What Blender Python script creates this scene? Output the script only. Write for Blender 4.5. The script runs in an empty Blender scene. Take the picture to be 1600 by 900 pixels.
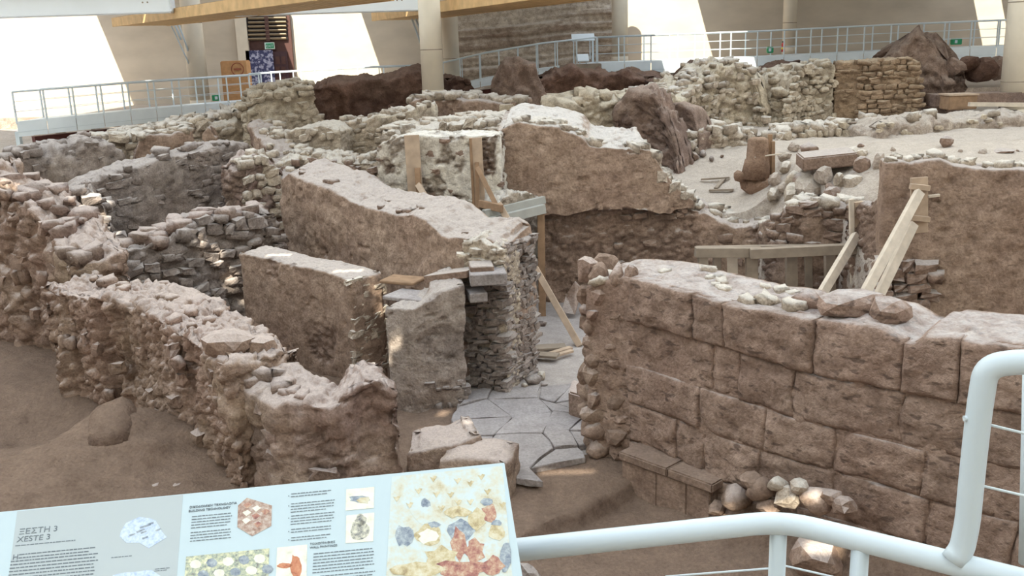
import bpy, bmesh, math, random
import numpy as np
from mathutils import Vector, Matrix
random.seed(7)
S = bpy.context.scene
COL = S.collection
# ------------------------------------------------------------------ camera
F = 1500.0; PITCH = math.radians(14.2); ROLL = math.radians(1.8); CAM = np.array([0, 0, 6.0])
FW = np.array([0, math.cos(PITCH), -math.sin(PITCH)])
X0 = np.array([1.0, 0, 0]); U0 = np.array([0, math.sin(PITCH), math.cos(PITCH)])
RT = math.cos(ROLL) * X0 - math.sin(ROLL) * U0
UP = math.sin(ROLL) * X0 + math.cos(ROLL) * U0
cd = bpy.data.cameras.new('camera'); cam = bpy.data.objects.new('camera', cd); COL.objects.link(cam)
cd.sensor_width = 36; cd.lens = F / 1600 * 36; cd.clip_start = 0.05; cd.clip_end = 300
M = Matrix(((RT[0], UP[0], -FW[0], 0), (RT[1], UP[1], -FW[1], 0), (RT[2], UP[2], -FW[2], 6.0), (0, 0, 0, 1)))
cam.matrix_world = M
S.camera = cam
# ------------------------------------------------------------------ light
SKY = 2.3
w = bpy.data.worlds.new('world'); S.world = w; w.use_nodes = True
bg = w.node_tree.nodes['Background']; bg.inputs[0].default_value = (0.74, 0.86, 1.0, 1); bg.inputs[1].default_value = SKY
SUNDIR = Vector((0.19, 0.66, -0.66)).normalized()          # the way the sunlight travels
sd = bpy.data.lights.new('sun', 'SUN'); sd.energy = 10; sd.angle = math.radians(0.5); sd.color = (1, 0.96, 0.80)
sun = bpy.data.objects.new('sun', sd); COL.objects.link(sun); sun.location = (10, -20, 30)
sun.rotation_euler = SUNDIR.to_track_quat('-Z', 'Y').to_euler()
vs = S.view_settings; vs.view_transform = 'Standard'; vs.look = 'None'; vs.gamma = 1; vs.exposure = 0.08; vs.use_curve_mapping = False

# ------------------------------------------------------------------ helpers
def ray(px, py): return F * FW + (px - 800) * RT + (450 - py) * UP
def at(px, py, Y): d = ray(px, py); return CAM + d * (Y / d[1])
def atz(px, py, z): d = ray(px, py); return CAM + d * ((z - 6) / d[2])
def V(a): return Vector((float(a[0]), float(a[1]), float(a[2])))

def h3(ix, iy, iz, s=0):
    x = (ix.astype(np.int64) * 374761393 + iy.astype(np.int64) * 668265263 + iz.astype(np.int64) * 2147483647 + s * 974711) & 0xFFFFFFFF
    x = ((x ^ (x >> 13)) * 1274126177) & 0xFFFFFFFF
    x = ((x ^ (x >> 16)) * 2246822519) & 0xFFFFFFFF
    return ((x ^ (x >> 15)) & 0xFFFFFF) / float(0xFFFFFF)
def vnoise(p, s=0):
    i = np.floor(p); f = p - i; f = f * f * (3 - 2 * f); i = i.astype(np.int64)
    r = 0
    for a in (0, 1):
        for b in (0, 1):
            for c in (0, 1):
                wgt = (f[:, 0] if a else 1 - f[:, 0]) * (f[:, 1] if b else 1 - f[:, 1]) * (f[:, 2] if c else 1 - f[:, 2])
                r = r + wgt * h3(i[:, 0] + a, i[:, 1] + b, i[:, 2] + c, s)
    return r * 2 - 1
def fbm(p, o=4, s=0):
    r = 0; a = 0.5
    for k in range(o):
        r = r + a * vnoise(p * 2.03 ** k + 17.3 * k, s + k); a *= 0.5
    return r
def worley(p, s=0):
    i = np.floor(p).astype(np.int64); f1 = np.full(len(p), 9.0); f2 = np.full(len(p), 9.0); idv = np.zeros(len(p))
    for a in (-1, 0, 1):
        for b in (-1, 0, 1):
            for c in (-1, 0, 1):
                j0, j1, j2 = i[:, 0] + a, i[:, 1] + b, i[:, 2] + c
                d = np.sqrt((j0 + h3(j0, j1, j2, s) - p[:, 0]) ** 2 + (j1 + h3(j0, j1, j2, s + 5) - p[:, 1]) ** 2 + (j2 + h3(j0, j1, j2, s + 9) - p[:, 2]) ** 2)
                m = d < f1
                f2 = np.where(m, f1, np.minimum(f2, d)); f1 = np.where(m, d, f1)
                idv = np.where(m, h3(j0, j1, j2, s + 21), idv)
    return f1, f2, idv

def mesh_np(name, v, q, smooth=True, attr=None):
    me = bpy.data.meshes.new(name)
    n = len(v); k = q.shape[1]
    me.vertices.add(n); me.vertices.foreach_set('co', np.ascontiguousarray(v, dtype=np.float32).ravel())
    me.loops.add(q.size); me.loops.foreach_set('vertex_index', np.ascontiguousarray(q, dtype=np.int32).ravel())
    me.polygons.add(len(q)); me.polygons.foreach_set('loop_start', np.arange(len(q), dtype=np.int32) * k)
    me.polygons.foreach_set('use_smooth', np.full(len(q), smooth))
    me.update(calc_edges=True)
    if attr is not None:
        a = me.attributes.new('pl', 'FLOAT', 'POINT'); a.data.foreach_set('value', np.ascontiguousarray(attr, dtype=np.float32))
    return me

def link(name, me, mat=None, parent=None):
    o = bpy.data.objects.new(name, me); COL.objects.link(o)
    if mat is not None and me is not None and not me.materials: me.materials.append(mat)
    if parent is not None: o.parent = parent
    return o
def tag(o, label, cat, group=None):
    o['label'] = label; o['category'] = cat
    if group: o['group'] = group
    return o
def struct(o, label=None, cat=None):
    o['kind'] = 'structure'
    if label: o['label'] = label
    if cat: o['category'] = cat
    return o
def empty(name, loc, label, cat, group=None):
    o = bpy.data.objects.new(name, None); COL.objects.link(o); o.location = V(loc); o.empty_display_size = 0.1
    bpy.context.view_layer.update() if False else None
    return tag(o, label, cat, group)
def child(name, me, mat, parent):
    """part given in world coordinates under an unrotated empty or a mesh at the origin"""
    o = link(name, me, mat, parent)
    o.matrix_parent_inverse = Matrix.Translation(-Vector(parent.location))
    return o

class MB:
    """collects simple shapes into one mesh"""
    def __init__(s): s.bm = bmesh.new()
    def box(s, lo, hi):
        lo, hi = V(lo), V(hi); c = (lo + hi) / 2; d = hi - lo
        bmesh.ops.create_cube(s.bm, size=1, matrix=Matrix.Translation(c) @ Matrix.Diagonal((d.x, d.y, d.z, 1)))
        return s
    def beam(s, p, q, w, t, up=(0, 0, 1)):
        p, q = V(p), V(q); d = q - p; z = d.normalized(); u = Vector(up)
        x = u.cross(z)
        if x.length < 1e-4: x = Vector((1, 0, 0)).cross(z)
        x.normalize(); y = z.cross(x)
        m = Matrix((x * w, y * t, z * d.length)).transposed().to_4x4(); m.translation = (p + q) / 2
        bmesh.ops.create_cube(s.bm, size=1, matrix=m)
        return s
    def tube(s, pts, r, seg=12, caps=True):
        pts = [V(p) for p in pts]; rings = []
        ref = None
        for i, p in enumerate(pts):
            d = (pts[min(i + 1, len(pts) - 1)] - pts[max(i - 1, 0)]).normalized()
            if ref is None:
                ref = Vector((0, 0, 1)) if abs(d.z) < 0.9 else Vector((1, 0, 0))
            x = (ref - d * ref.dot(d)).normalized(); y = d.cross(x); ref = x
            rr = r[i] if isinstance(r, (list, tuple)) else r
            rings.append([s.bm.verts.new(p + (x * math.cos(2 * math.pi * k / seg) + y * math.sin(2 * math.pi * k / seg)) * rr) for k in range(seg)])
        for a, b in zip(rings, rings[1:]):
            for k in range(seg): s.bm.faces.new((a[k], a[(k + 1) % seg], b[(k + 1) % seg], b[k])).smooth = True
        if caps:
            s.bm.faces.new(rings[0][::-1]); s.bm.faces.new(rings[-1])
        return s
    def poly(s, pts, depth):
        """flat polygon extruded by the vector depth"""
        d = V(depth); a = [s.bm.verts.new(V(p)) for p in pts]; b = [s.bm.verts.new(V(p) + d) for p in pts]; n = len(a)
        s.bm.faces.new(a); s.bm.faces.new(b[::-1])
        for i in range(n): s.bm.faces.new((a[i], b[i], b[(i + 1) % n], a[(i + 1) % n]))
        return s
    def bevel(s, r, seg=2):
        bmesh.ops.bevel(s.bm, geom=s.bm.edges[:], offset=r, segments=seg, affect='EDGES', clamp_overlap=True); return s
    def mesh(s, name):
        bmesh.ops.recalc_face_normals(s.bm, faces=s.bm.faces[:])
        me = bpy.data.meshes.new(name); s.bm.to_mesh(me); s.bm.free(); return me

# ------------------------------------------------------------------ materials
def new_mat(name):
    m = bpy.data.materials.new(name); m.use_nodes = True
    nt = m.node_tree; b = nt.nodes['Principled BSDF']; return m, nt, b
def N(nt, typ, **kw):
    n = nt.nodes.new(typ)
    for k, v in kw.items():
        if k.startswith('i_'):
            key = k[2:]; key = int(key) if key.isdigit() else key
            n.inputs[key].default_value = v
        else: setattr(n, k, v)
    return n
def mix(nt, fac, a, b, mode='MIX'):
    n = nt.nodes.new('ShaderNodeMix'); n.data_type = 'RGBA'; n.blend_type = mode
    for sock, val in ((n.inputs[0], fac), (n.inputs[6], a), (n.inputs[7], b)):
        if hasattr(val, 'is_output') or isinstance(val, bpy.types.NodeSocket): nt.links.new(val, sock)
        elif isinstance(val, tuple): sock.default_value = (*val, 1) if len(val) == 3 else val
        else: sock.default_value = val
    return n.outputs[2]
def mrange(nt, val, a, b, c=0.0, d=1.0):
    n = N(nt, 'ShaderNodeMapRange'); n.clamp = True
    nt.links.new(val, n.inputs[0])
    for i, x in enumerate((a, b, c, d)): n.inputs[i + 1].default_value = x
    return n.outputs[0]
def srgb(r, g, b):
    f = lambda c: ((c / 255 + 0.055) / 1.055) ** 2.4 if c > 10 else c / 255 / 12.92
    return (f(r), f(g), f(b))

def grey(c, k=.3, g=.93):
    m_ = .3 * c[0] + .55 * c[1] + .15 * c[2]; return tuple((x + (m_ - x) * k) * g for x in c)
def ruin_mat(name, plaster, stone, tint, dust, dust_amt=0.8, bump=0.5, fine=26.0, obj_var=0.0, spots=0.3, rough=0.95, zlo=0.45, stretch=1.0):
    plaster, stone, tint, dust = grey(plaster), grey(stone), grey(tint), grey(dust, .25, 1.0)
    m, nt, b = new_mat(name); L = nt.links.new
    b.inputs['Roughness'].default_value = rough; b.inputs['Specular IOR Level'].default_value = 0.12
    geo = N(nt, 'ShaderNodeNewGeometry'); mp = N(nt, 'ShaderNodeMapping'); mp.inputs['Scale'].default_value = (1, 1, stretch); L(geo.outputs['Position'], mp.inputs['Vector'])
    pos = mp.outputs[0]
    def noise(sc, det=4, ro=0.55):
        n = N(nt, 'ShaderNodeTexNoise', i_Scale=sc, i_Detail=det, i_Roughness=ro); L(pos, n.inputs['Vector']); return n.outputs[0]
    n1, n2, n3 = noise(0.7), noise(4.0, 5, 0.6), noise(fine, 4, 0.65)
    at_ = N(nt, 'ShaderNodeAttribute', attribute_name='pl')
    col = mix(nt, at_.outputs['Fac'], stone, plaster)
    col = mix(nt, mrange(nt, n1, 0.38, 0.66, 0, 0.85), col, tint)
    col = mix(nt, 1.0, col, mix(nt, mrange(nt, n2, 0.28, 0.72), (0.62, 0.58, 0.56), (1.28, 1.28, 1.28)), 'MULTIPLY')
    col = mix(nt, 1.0, col, mix(nt, mrange(nt, n3, 0.3, 0.7), (0.74, 0.72, 0.70), (1.22, 1.22, 1.22)), 'MULTIPLY')
    if spots:
        v = N(nt, 'ShaderNodeTexNoise', i_Scale=5.5, i_Detail=2.0); mp2 = N(nt, 'ShaderNodeMapping'); mp2.inputs['Scale'].default_value = (1, 1, 2.6); L(geo.outputs['Position'], mp2.inputs['Vector']); L(mp2.outputs[0], v.inputs['Vector'])
        col = mix(nt, mrange(nt, v.outputs[0], 0.60, 0.67, 0, spots), col, (stone[0] * 0.35, stone[1] * 0.33, stone[2] * 0.33))
    if obj_var:
        oi = N(nt, 'ShaderNodeObjectInfo')
        col = mix(nt, 1.0, col, mix(nt, oi.outputs['Random'], (1 - obj_var,) * 3, (1 + obj_var,) * 3), 'MULTIPLY')
    sep = N(nt, 'ShaderNodeSeparateXYZ'); L(geo.outputs['Normal'], sep.inputs[0])
    dz = N(nt, 'ShaderNodeMath', operation='ADD'); L(sep.outputs[2], dz.inputs[0]); L(mrange(nt, n2, 0.25, 0.75, -0.16, 0.16), dz.inputs[1])
    du = mix(nt, mrange(nt, n3, 0.3, 0.7), tuple(c * 0.84 for c in dust), tuple(min(1, c * 1.08) for c in dust))
    col = mix(nt, mrange(nt, dz.outputs[0], zlo, zlo + 0.4, 0, dust_amt), col, du)
    L(col, b.inputs['Base Color'])
    ad = N(nt, 'ShaderNodeMath', operation='MULTIPLY_ADD'); L(n3, ad.inputs[0]); ad.inputs[1].default_value = 0.45; L(n2, ad.inputs[2])
    bp = N(nt, 'ShaderNodeBump', i_Strength=bump, i_Distance=0.07); L(ad.outputs[0], bp.inputs['Height']); L(bp.outputs[0], b.inputs['Normal'])
    return m
def plain(name, col, rough=0.5, metal=0.0, var=0.12, scale=8.0, spec=0.4, stretch=(1, 1, 1), bump=0.0):
    m, nt, b = new_mat(name); L = nt.links.new
    tc = N(nt, 'ShaderNodeTexCoord'); mp = N(nt, 'ShaderNodeMapping'); mp.inputs['Scale'].default_value = stretch; L(tc.outputs['Object'], mp.inputs['Vector'])
    n = N(nt, 'ShaderNodeTexNoise', i_Scale=scale, i_Detail=4.0); L(mp.outputs[0], n.inputs['Vector'])
    c = mix(nt, mrange(nt, n.outputs[0], 0.3, 0.7), tuple(x * (1 - var) for x in col), tuple(min(1, x * (1 + var)) for x in col))
    L(c, b.inputs['Base Color']); b.inputs['Roughness'].default_value = rough; b.inputs['Metallic'].default_value = metal; b.inputs['Specular IOR Level'].default_value = spec
    if bump:
        bp = N(nt, 'ShaderNodeBump', i_Strength=bump, i_Distance=0.02); L(n.outputs[0], bp.inputs['Height']); L(bp.outputs[0], b.inputs['Normal'])
    return m

DUST = srgb(196, 184, 178)
PALE = srgb(204, 192, 174)
M_left = ruin_mat('left_rubble', srgb(176, 150, 128), srgb(152, 128, 112), srgb(160, 126, 112), srgb(196, 178, 170), 0.75, 0.7, obj_var=0.12)
M_grey = ruin_mat('grey_rubble', srgb(166, 150, 138), srgb(146, 132, 124), srgb(158, 138, 126), srgb(186, 174, 168), 0.7, 0.75, obj_var=0.14)
M_plast = ruin_mat('brown_plaster', srgb(172, 142, 118), srgb(148, 120, 102), srgb(160, 128, 106), srgb(186, 172, 164), 0.9, 0.6, 20, obj_var=0.1)
M_plastw = ruin_mat('brown_plaster_pale_top', srgb(172, 142, 118), srgb(150, 124, 106), srgb(160, 128, 106), srgb(202, 193, 186), 0.95, 0.6, 20, obj_var=0.1)
M_pale = ruin_mat('pale_rubble', srgb(214, 202, 182), srgb(188, 170, 150), srgb(196, 176, 150), srgb(216, 206, 194), 0.8, 0.7, obj_var=0.16)
M_white = ruin_mat('white_plaster', srgb(226, 218, 204), srgb(128, 102, 84), srgb(206, 194, 176), srgb(216, 208, 198), 0.7, 0.45)
M_dark = ruin_mat('dark_earth', srgb(112, 82, 66), srgb(98, 70, 58), srgb(120, 84, 64), srgb(150, 122, 104), 0.35, 0.75)
M_purple = ruin_mat('purple_earth', srgb(152, 126, 110), srgb(138, 112, 100), srgb(158, 126, 106), srgb(176, 154, 138), 0.45, 0.8)
M_cream = ruin_mat('cream_rubble', srgb(210, 196, 168), srgb(190, 172, 146), srgb(200, 180, 150), srgb(214, 202, 182), 0.6, 0.75, obj_var=0.14)
M_course = ruin_mat('tan_coursed', srgb(176, 150, 118), srgb(160, 130, 98), srgb(168, 136, 100), srgb(200, 176, 142), 0.5, 0.6, obj_var=0.2)
M_ashlar = ruin_mat('ashlar', srgb(172, 142, 122), srgb(166, 136, 116), srgb(150, 118, 100), srgb(196, 188, 186), 0.95, 0.8, 22, obj_var=0.09, spots=0.75, zlo=0.74)
M_fore = ruin_mat('sandy_wall', srgb(172, 146, 120), srgb(158, 130, 108), srgb(164, 130, 112), srgb(198, 178, 168), 0.85, 0.75, obj_var=0.12)
M_bench = ruin_mat('bench_stone', srgb(160, 132, 112), srgb(154, 126, 106), srgb(146, 116, 96), srgb(158, 132, 114), .5, .45, 22, obj_var=.08)
M_ground = ruin_mat('excavated_earth', srgb(136, 108, 86), srgb(134, 106, 86), srgb(112, 86, 68), srgb(142, 116, 96), 0.5, 1.0, 22)
M_floor = ruin_mat('dusty_floor', srgb(176, 162, 154), srgb(170, 156, 148), srgb(162, 146, 136), srgb(180, 170, 166), 0.6, 0.3, 30)
M_slab = ruin_mat('paving', srgb(164, 154, 152), srgb(164, 154, 152), srgb(154, 142, 140), srgb(166, 158, 158), 0.5, 0.25, 24, obj_var=0.08)
M_terr = ruin_mat('terrace_dust', srgb(196, 180, 162), srgb(190, 172, 156), srgb(180, 160, 142), srgb(190, 176, 162), 0.7, 0.7, 24)
M_wood = plain('fresh_timber', srgb(182, 160, 140), 0.7, var=0.14, scale=5, stretch=(1, 1, 1), spec=0.2)
M_woodp = plain('pale_timber', srgb(206, 192, 176), 0.65, var=0.12, scale=6, spec=0.2)
M_woodd = plain('old_timber', srgb(150, 122, 98), 0.8, var=0.2, scale=6, spec=0.2)
M_frame = plain('grey_timber_frame', srgb(146, 132, 118), 0.8, var=0.15, scale=5, spec=0.2)
M_metalp = plain('painted_grey_frame', srgb(166, 164, 158), 0.6, var=0.08, scale=4)
M_rail = plain('white_paint', srgb(196, 208, 216), 0.32, var=0.02, scale=3, spec=0.5)
M_railfar = plain('galvanised', srgb(206, 216, 222), 0.45, var=0.05, scale=3)
M_fascia = plain('white_fascia', srgb(224, 232, 238), 0.5, var=0.05, scale=1.5)
M_colm = plain('column_paint', srgb(212, 200, 182), 0.7, var=0.05, scale=2)
M_hall = plain('hall_plaster', srgb(196, 184, 168), 0.9, var=0.10, scale=0.6, spec=0.1, stretch=(1, 1, 2.2), bump=0.2)
M_beam = plain('white_beam', srgb(232, 236, 240), 0.55, var=0.03, scale=0.8)
M_slat = plain('slat_timber', srgb(204, 168, 120), 0.6, var=0.16, scale=3, spec=0.2)
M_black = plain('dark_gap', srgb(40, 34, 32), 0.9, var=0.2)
M_roof = plain('roof_white', srgb(236, 236, 232), 0.8, var=0.02)

# ------------------------------------------------------------------ hall: roof, walls (structure)
# unseen baffles added overhead block the sun except through slots; each slot is given by the spot it lights
SLOTS = []
def slot(px, py, Y, wx, wz, z=None):
    T = at(px, py, Y) if z is None else atz(px, py, z)
    SLOTS.append((T, wx, wz))
BZ0, BZ1, BSP = 8.2, 10.7, 2.0
slot(146, 308, 20.9, .3, .8); slot(160, 335, 20.9, .28, .7); slot(172, 358, 20.9, .22, .4)
slot(310, 370, 19.6, .3, .5); slot(326, 400, 19.6, .26, .6); slot(340, 425, 19.6, .2, .25)
slot(8, 282, 20.2, .22, .35)
slot(430, 391, 18.6, .5, .16); slot(540, 418, 17.2, .6, .16); slot(584, 440, 16.9, .22, .35); slot(590, 470, 16.9, .2, .3)
slot(628, 548, 15.9, .3, .35); slot(612, 572, 15.9, .2, .2)
slot(672, 668, 0, .5, .3, 0.05); slot(690, 642, 15.2, .18, .35)
slot(885, 735, 0, .8, .18, 0.03); slot(765, 692, 0, .4, .12, .05)
slot(1105, 805, 0, .7, .14, 0.05); slot(1215, 782, 10.35, 1.0, .24); slot(1290, 845, 9.9, .45, .3)
ceil = struct(bpy.data.objects.new('ceiling', None)); COL.objects.link(ceil); ceil['label'] = 'white hall roof with timber soffits and added sun baffles'
for k in range(-10, 17):
    y = k * BSP + 0.7
    holes = []
    for T, wx, wz in SLOTS:
        t = (y - T[1]) / SUNDIR.y
        z = T[2] + SUNDIR.z * t; x = T[0] + SUNDIR.x * t
        if BZ0 - 0.3 < z < BZ1 + 0.3: holes.append((x - wx / 2, x + wx / 2, max(BZ0 + .01, z - wz / 2), min(BZ1 - .01, z + wz / 2)))
    mb = MB()
    xs = sorted({-34.0, 34.0, *[h[0] for h in holes], *[h[1] for h in holes]})
    for a, b_ in zip(xs, xs[1:]):
        mid = (a + b_) / 2
        cuts = sorted((h[2], h[3]) for h in holes if h[0] < mid < h[1])
        z = BZ0
        for c0, c1 in cuts:
            if c0 > z: mb.box((a, y - .03, z), (b_, y + .03, c0))
            z = max(z, c1)
        if z < BZ1: mb.box((a, y - .03, z), (b_, y + .03, BZ1))
    o = link('unseen_sun_baffle', mb.mesh('unseen_sun_baffle'), M_roof, ceil)
# far roof over the back of the hall, with open bays beside the back wall
YB = 48.0
for a, b_ in ((-20.2, -11.8), (-7.6, 4.8), (8.6, 21.7), (23.1, 40)):
    link('roof_panel', MB().box((a, 33.2, 10.4), (b_, YB, 10.7)).mesh('roof_panel'), M_roof, ceil)
struct(link('wall_back', MB().box((-45, YB, 0), (45, YB + .4, 14)).mesh('wall_back'), M_hall))
struct(link('wall_left', MB().box((-36, -22, -1), (-35.6, YB, 11)).mesh('wall_left'), M_hall))
struct(link('wall_right', MB().box((36, -22, -1), (36.4, YB, 11)).mesh('wall_right'), M_hall))
struct(link('wall_rear', MB().box((-36, -22.4, -1), (36, -22, 11)).mesh('wall_rear'), M_hall))

# white beams and slatted timber soffits that show under the top edge of the picture
def beam_face(p0, p1, Y, hgt, dep):
    a, b_ = at(*p0, Y), at(*p1, Y); z = (a[2] + b_[2]) / 2
    o = link('ceiling_beam', MB().box((a[0], Y, z), (b_[0], Y + dep, z + hgt)).bevel(.03).mesh('ceiling_beam'), M_beam, ceil)
    bx = b_[0] - .9
    for i in range(2):
        for j in range(3):
            c = np.array([bx + i * .16, Y - .012, z + .35 + j * .15])
            link('bolt', MB().tube([c, c + [0, .03, 0]], .028, 8).mesh('bolt'), M_frame, ceil)
    return o
beam_face((-160, 29), (268, 24), 33, 0.9, .5)
beam_face((365, 24), (664, 18), 33, 0.9, .5)
def soffit(p0, Y0, p1, Y1, wid, n):
    a, b_ = at(*p0, Y0), at(*p1, Y1); z = (a[2] + b_[2]) / 2; a[2] = b_[2] = z
    d = V(b_) - V(a); d.normalize(); nrm = Vector((d.y, -d.x, 0))
    if nrm.x < 0: nrm = -nrm
    for i in range(n):
        o = nrm * (wid * i / (n - 1)); 
        link('soffit_slat', MB().beam(V(a) + o, V(b_) + o, wid / n * .78, .06, (0, 0, 1)).mesh('soffit_slat'), M_slat, ceil)
    for e in (-.12, wid + .12):
        o = nrm * e + Vector((0, 0, .12)); link('soffit_edge', MB().beam(V(a) + o, V(b_) + o, .1, .34, (0, 0, 1)).mesh('soffit_edge'), M_slat, ceil)
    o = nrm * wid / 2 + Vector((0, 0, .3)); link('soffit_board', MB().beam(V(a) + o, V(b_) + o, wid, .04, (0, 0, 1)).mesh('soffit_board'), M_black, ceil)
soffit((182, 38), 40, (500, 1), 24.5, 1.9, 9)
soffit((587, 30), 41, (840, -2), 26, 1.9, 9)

# ------------------------------------------------------------------ ruin wall builder
class Ruin: pass
def ruin(name, label, st, thick, zb, mat, res=0.055, rub=0.05, cell=0.3, fb=0.12, pl=0.3, ta=0.06, rnd=0.10, lean=0.0, seed=0, flat=1.6, cat='ruin wall', streak=0.0, smk=.35, backdrop=0.0, group=None, ploff=.05, pit=.05, zbn=0.0, mf=.9):
    P = np.array([at(a[0], a[1], a[2]) for a in st])
    seg = np.hypot(*(P[1:, :2] - P[:-1, :2]).T); cum = np.r_[0, np.cumsum(seg)]; Ltot = cum[-1]
    nf = max(4, int(Ltot / res)); s = np.linspace(0, Ltot, nf)
    # plan line smoothed, top profile kept
    fx = np.interp(s, cum, P[:, 0]); fy = np.interp(s, cum, P[:, 1]); zt = np.interp(s, cum, P[:, 2])
    if len(P) > 2:
        kk = max(1, int(smk / (Ltot / nf)))
        ker = np.ones(2 * kk + 1) / (2 * kk + 1)
        sm = lambda q: np.convolve(np.r_[2 * q[0] - q[1:kk + 1][::-1], q, 2 * q[-1] - q[-kk - 1:-1][::-1]], ker, 'valid')
        if nf > 2 * kk + 2: fx, fy = sm(fx), sm(fy)
    tx = np.gradient(fx); ty = np.gradient(fy); tl = np.hypot(tx, ty); tx /= tl; ty /= tl
    nx, ny = -ty, tx
    if np.mean(nx * fx + ny * fy) < 0: nx, ny = -nx, -ny
    sg = 1 if (nx[0] == -ty[0]) else -1
    nt = max(3, int(thick / res)); rnd = min(rnd, thick * .35, Ltot * .3)
    zt = zt + ta * 1.6 * fbm(np.c_[s * 1.7, s * 0 + seed * 3.1, s * 0], 4, seed)
    # loop of plan points: front, right end, back, left end
    tt = np.linspace(0, 1, nt + 1)
    fi = np.arange(nf)
    li = np.r_[fi, np.full(nt - 1, nf - 1), fi[::-1], np.zeros(nt - 1, int)]
    lt = np.r_[np.zeros(nf), tt[1:-1], np.ones(nf), tt[1:-1][::-1]]
    onx = np.r_[-nx, np.full(nt - 1, tx[-1]), nx[::-1], np.full(nt - 1, -tx[0])]
    ony = np.r_[-ny, np.full(nt - 1, ty[-1]), ny[::-1], np.full(nt - 1, -ty[0])]
    nl = len(li)
    for kc, ti, sn in ((0, 0, -1), (nf - 1, -1, 1), (nf + nt - 1, -1, 1), (2 * nf + nt - 2, 0, -1)):   # corners round off both ways
        onx[kc] += sn * tx[ti]; ony[kc] += sn * ty[ti]
    Hmax = max(0.2, float(np.max(zt) - zb)); mrow = max(3, int(Hmax / res))
    rr = np.linspace(0, 1, mrow + 1)
    LX = fx[li] + nx[li] * thick * lt; LY = fy[li] + ny[li] * thick * lt; LZ = zt[li] - backdrop * lt
    z = zb + (LZ[None, :] - zb) * rr[:, None]
    dtop = LZ[None, :] - z
    ins = np.where(dtop < rnd, rnd - np.sqrt(np.maximum(0, rnd ** 2 - (rnd - dtop) ** 2)), 0)
    x = LX[None, :] - onx[None, :] * ins; y = LY[None, :] - ony[None, :] * ins
    if lean: y = y + lean * (z - zb); 
    nb = np.clip(1 - dtop / max(rnd, .01), 0, 1) * 0.8
    side = np.c_[x.ravel(), y.ravel(), z.ravel()]
    nrm = np.stack([np.broadcast_to(onx, x.shape) * (1 - nb), np.broadcast_to(ony, x.shape) * (1 - nb), nb], -1).reshape(-1, 3)
    # cap
    ci, ct = np.meshgrid(np.arange(1, nf - 1), np.arange(1, nt), indexing='ij')
    rc = min(rnd, thick * .35, Ltot * .3)
    fidx = (rc + (Ltot - 2 * rc) * ci / (nf - 1)) / Ltot * (nf - 1)
    gi = lambda q: np.interp(fidx.ravel(), np.arange(nf), q).reshape(fidx.shape)
    off = rc + (thick - 2 * rc) * tt[ct]
    cx = gi(fx) + gi(nx) * off; cy = gi(fy) + gi(ny) * off; cz = gi(zt) - backdrop * tt[ct]
    if lean: cy = cy + lean * (cz - zb)
    de = np.minimum(np.minimum(tt[ct], 1 - tt[ct]) * thick, np.minimum(ci, nf - 1 - ci) * Ltot / nf)
    cap = np.c_[cx.ravel(), cy.ravel(), cz.ravel()]
    cn = np.tile([0, 0, 1.0], (len(cap), 1))
    v = np.r_[side, cap]; n = np.r_[nrm, cn]; n /= np.linalg.norm(n, axis=1, keepdims=True)
    sq = lambda r, c: r * nl + c % nl
    R, Cc = np.meshgrid(np.arange(mrow), np.arange(nl), indexing='ij')
    q1 = np.stack([sq(R, Cc), sq(R, Cc + 1), sq(R + 1, Cc + 1), sq(R + 1, Cc)], -1).reshape(-1, 4)
    G = np.zeros((nf, nt + 1), int); t0 = mrow * nl
    G[:, 0] = t0 + fi; G[:, nt] = t0 + nf + nt - 1 + (nf - 1 - fi)
    G[nf - 1, 1:nt] = t0 + nf + np.arange(nt - 1); G[0, 1:nt] = t0 + 2 * nf + nt - 1 + np.arange(nt - 1)[::-1]
    G[1:-1, 1:-1] = len(side) + np.arange(len(cap)).reshape(nf - 2, nt - 1)
    q2 = np.stack([G[:-1, :-1], G[1:, :-1], G[1:, 1:], G[:-1, 1:]], -1).reshape(-1, 4)
    if sg < 0: q1 = q1[:, ::-1]; q2 = q2[:, ::-1]
    # relief
    sc = np.array([1, 1, flat])
    mask = np.clip((fbm(v * mf + seed * 7.7, 4, seed + 3) + (pl - 0.5) * 1.1) * 7 + .5, 0, 1)
    d = fb * fbm(v * 1.3 + seed, 3, seed) + 0.5 * fb * fbm(v * 4 + seed, 3, seed + 2)
    topn = n[:, 2] > .6
    if rub > 0:
        wv = v + 0.12 * np.c_[fbm(v * 2.1, 2, 31), fbm(v * 2.1, 2, 37), fbm(v * 2.1, 2, 41)]
        f1, f2, idv = worley(wv * sc / cell, seed)
        bul = np.clip((f2 - f1) / 0.35, 0, 1) ** .7 - 0.6 + 0.5 * (idv - .5)
        g1, g2, _ = worley(wv * sc / (cell * .42), seed + 50)
        bul2 = np.clip((g2 - g1) / 0.4, 0, 1) - .5
        mm = np.where(topn, 0.35 + .65 * (1 - mask), 1 - mask)
        d = d + mm * (rub * bul + rub * .4 * bul2)
    d = d + ploff * mask * (~topn) - 0.02
    if streak:
        along = np.r_[np.tile(s[li], mrow + 1), np.zeros(len(cap))]
        st_ = fbm(np.c_[along * 3.2, v[:, 2] * .35, along * 0 + seed], 3, seed + 8)
        d = d - streak * np.clip(st_ * 3 - .25, 0, 1) * (~topn)
    d = d + 0.016 * fbm(v * 12, 2, 5) - pit * np.clip(fbm(v * np.array([4.5, 4.5, 7]) + 11, 3, seed + 60) * 5 - 1.5, 0, 1)
    v = v + n * d[:, None]
    v[:nl, 2] = zb + (zbn * fbm(v[:nl] * 1.6, 3, seed + 70) if zbn else 0)
    me = mesh_np(name, v, q1, True, mask) if False else mesh_np(name, v, np.r_[q1, q2], True, mask)
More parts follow.
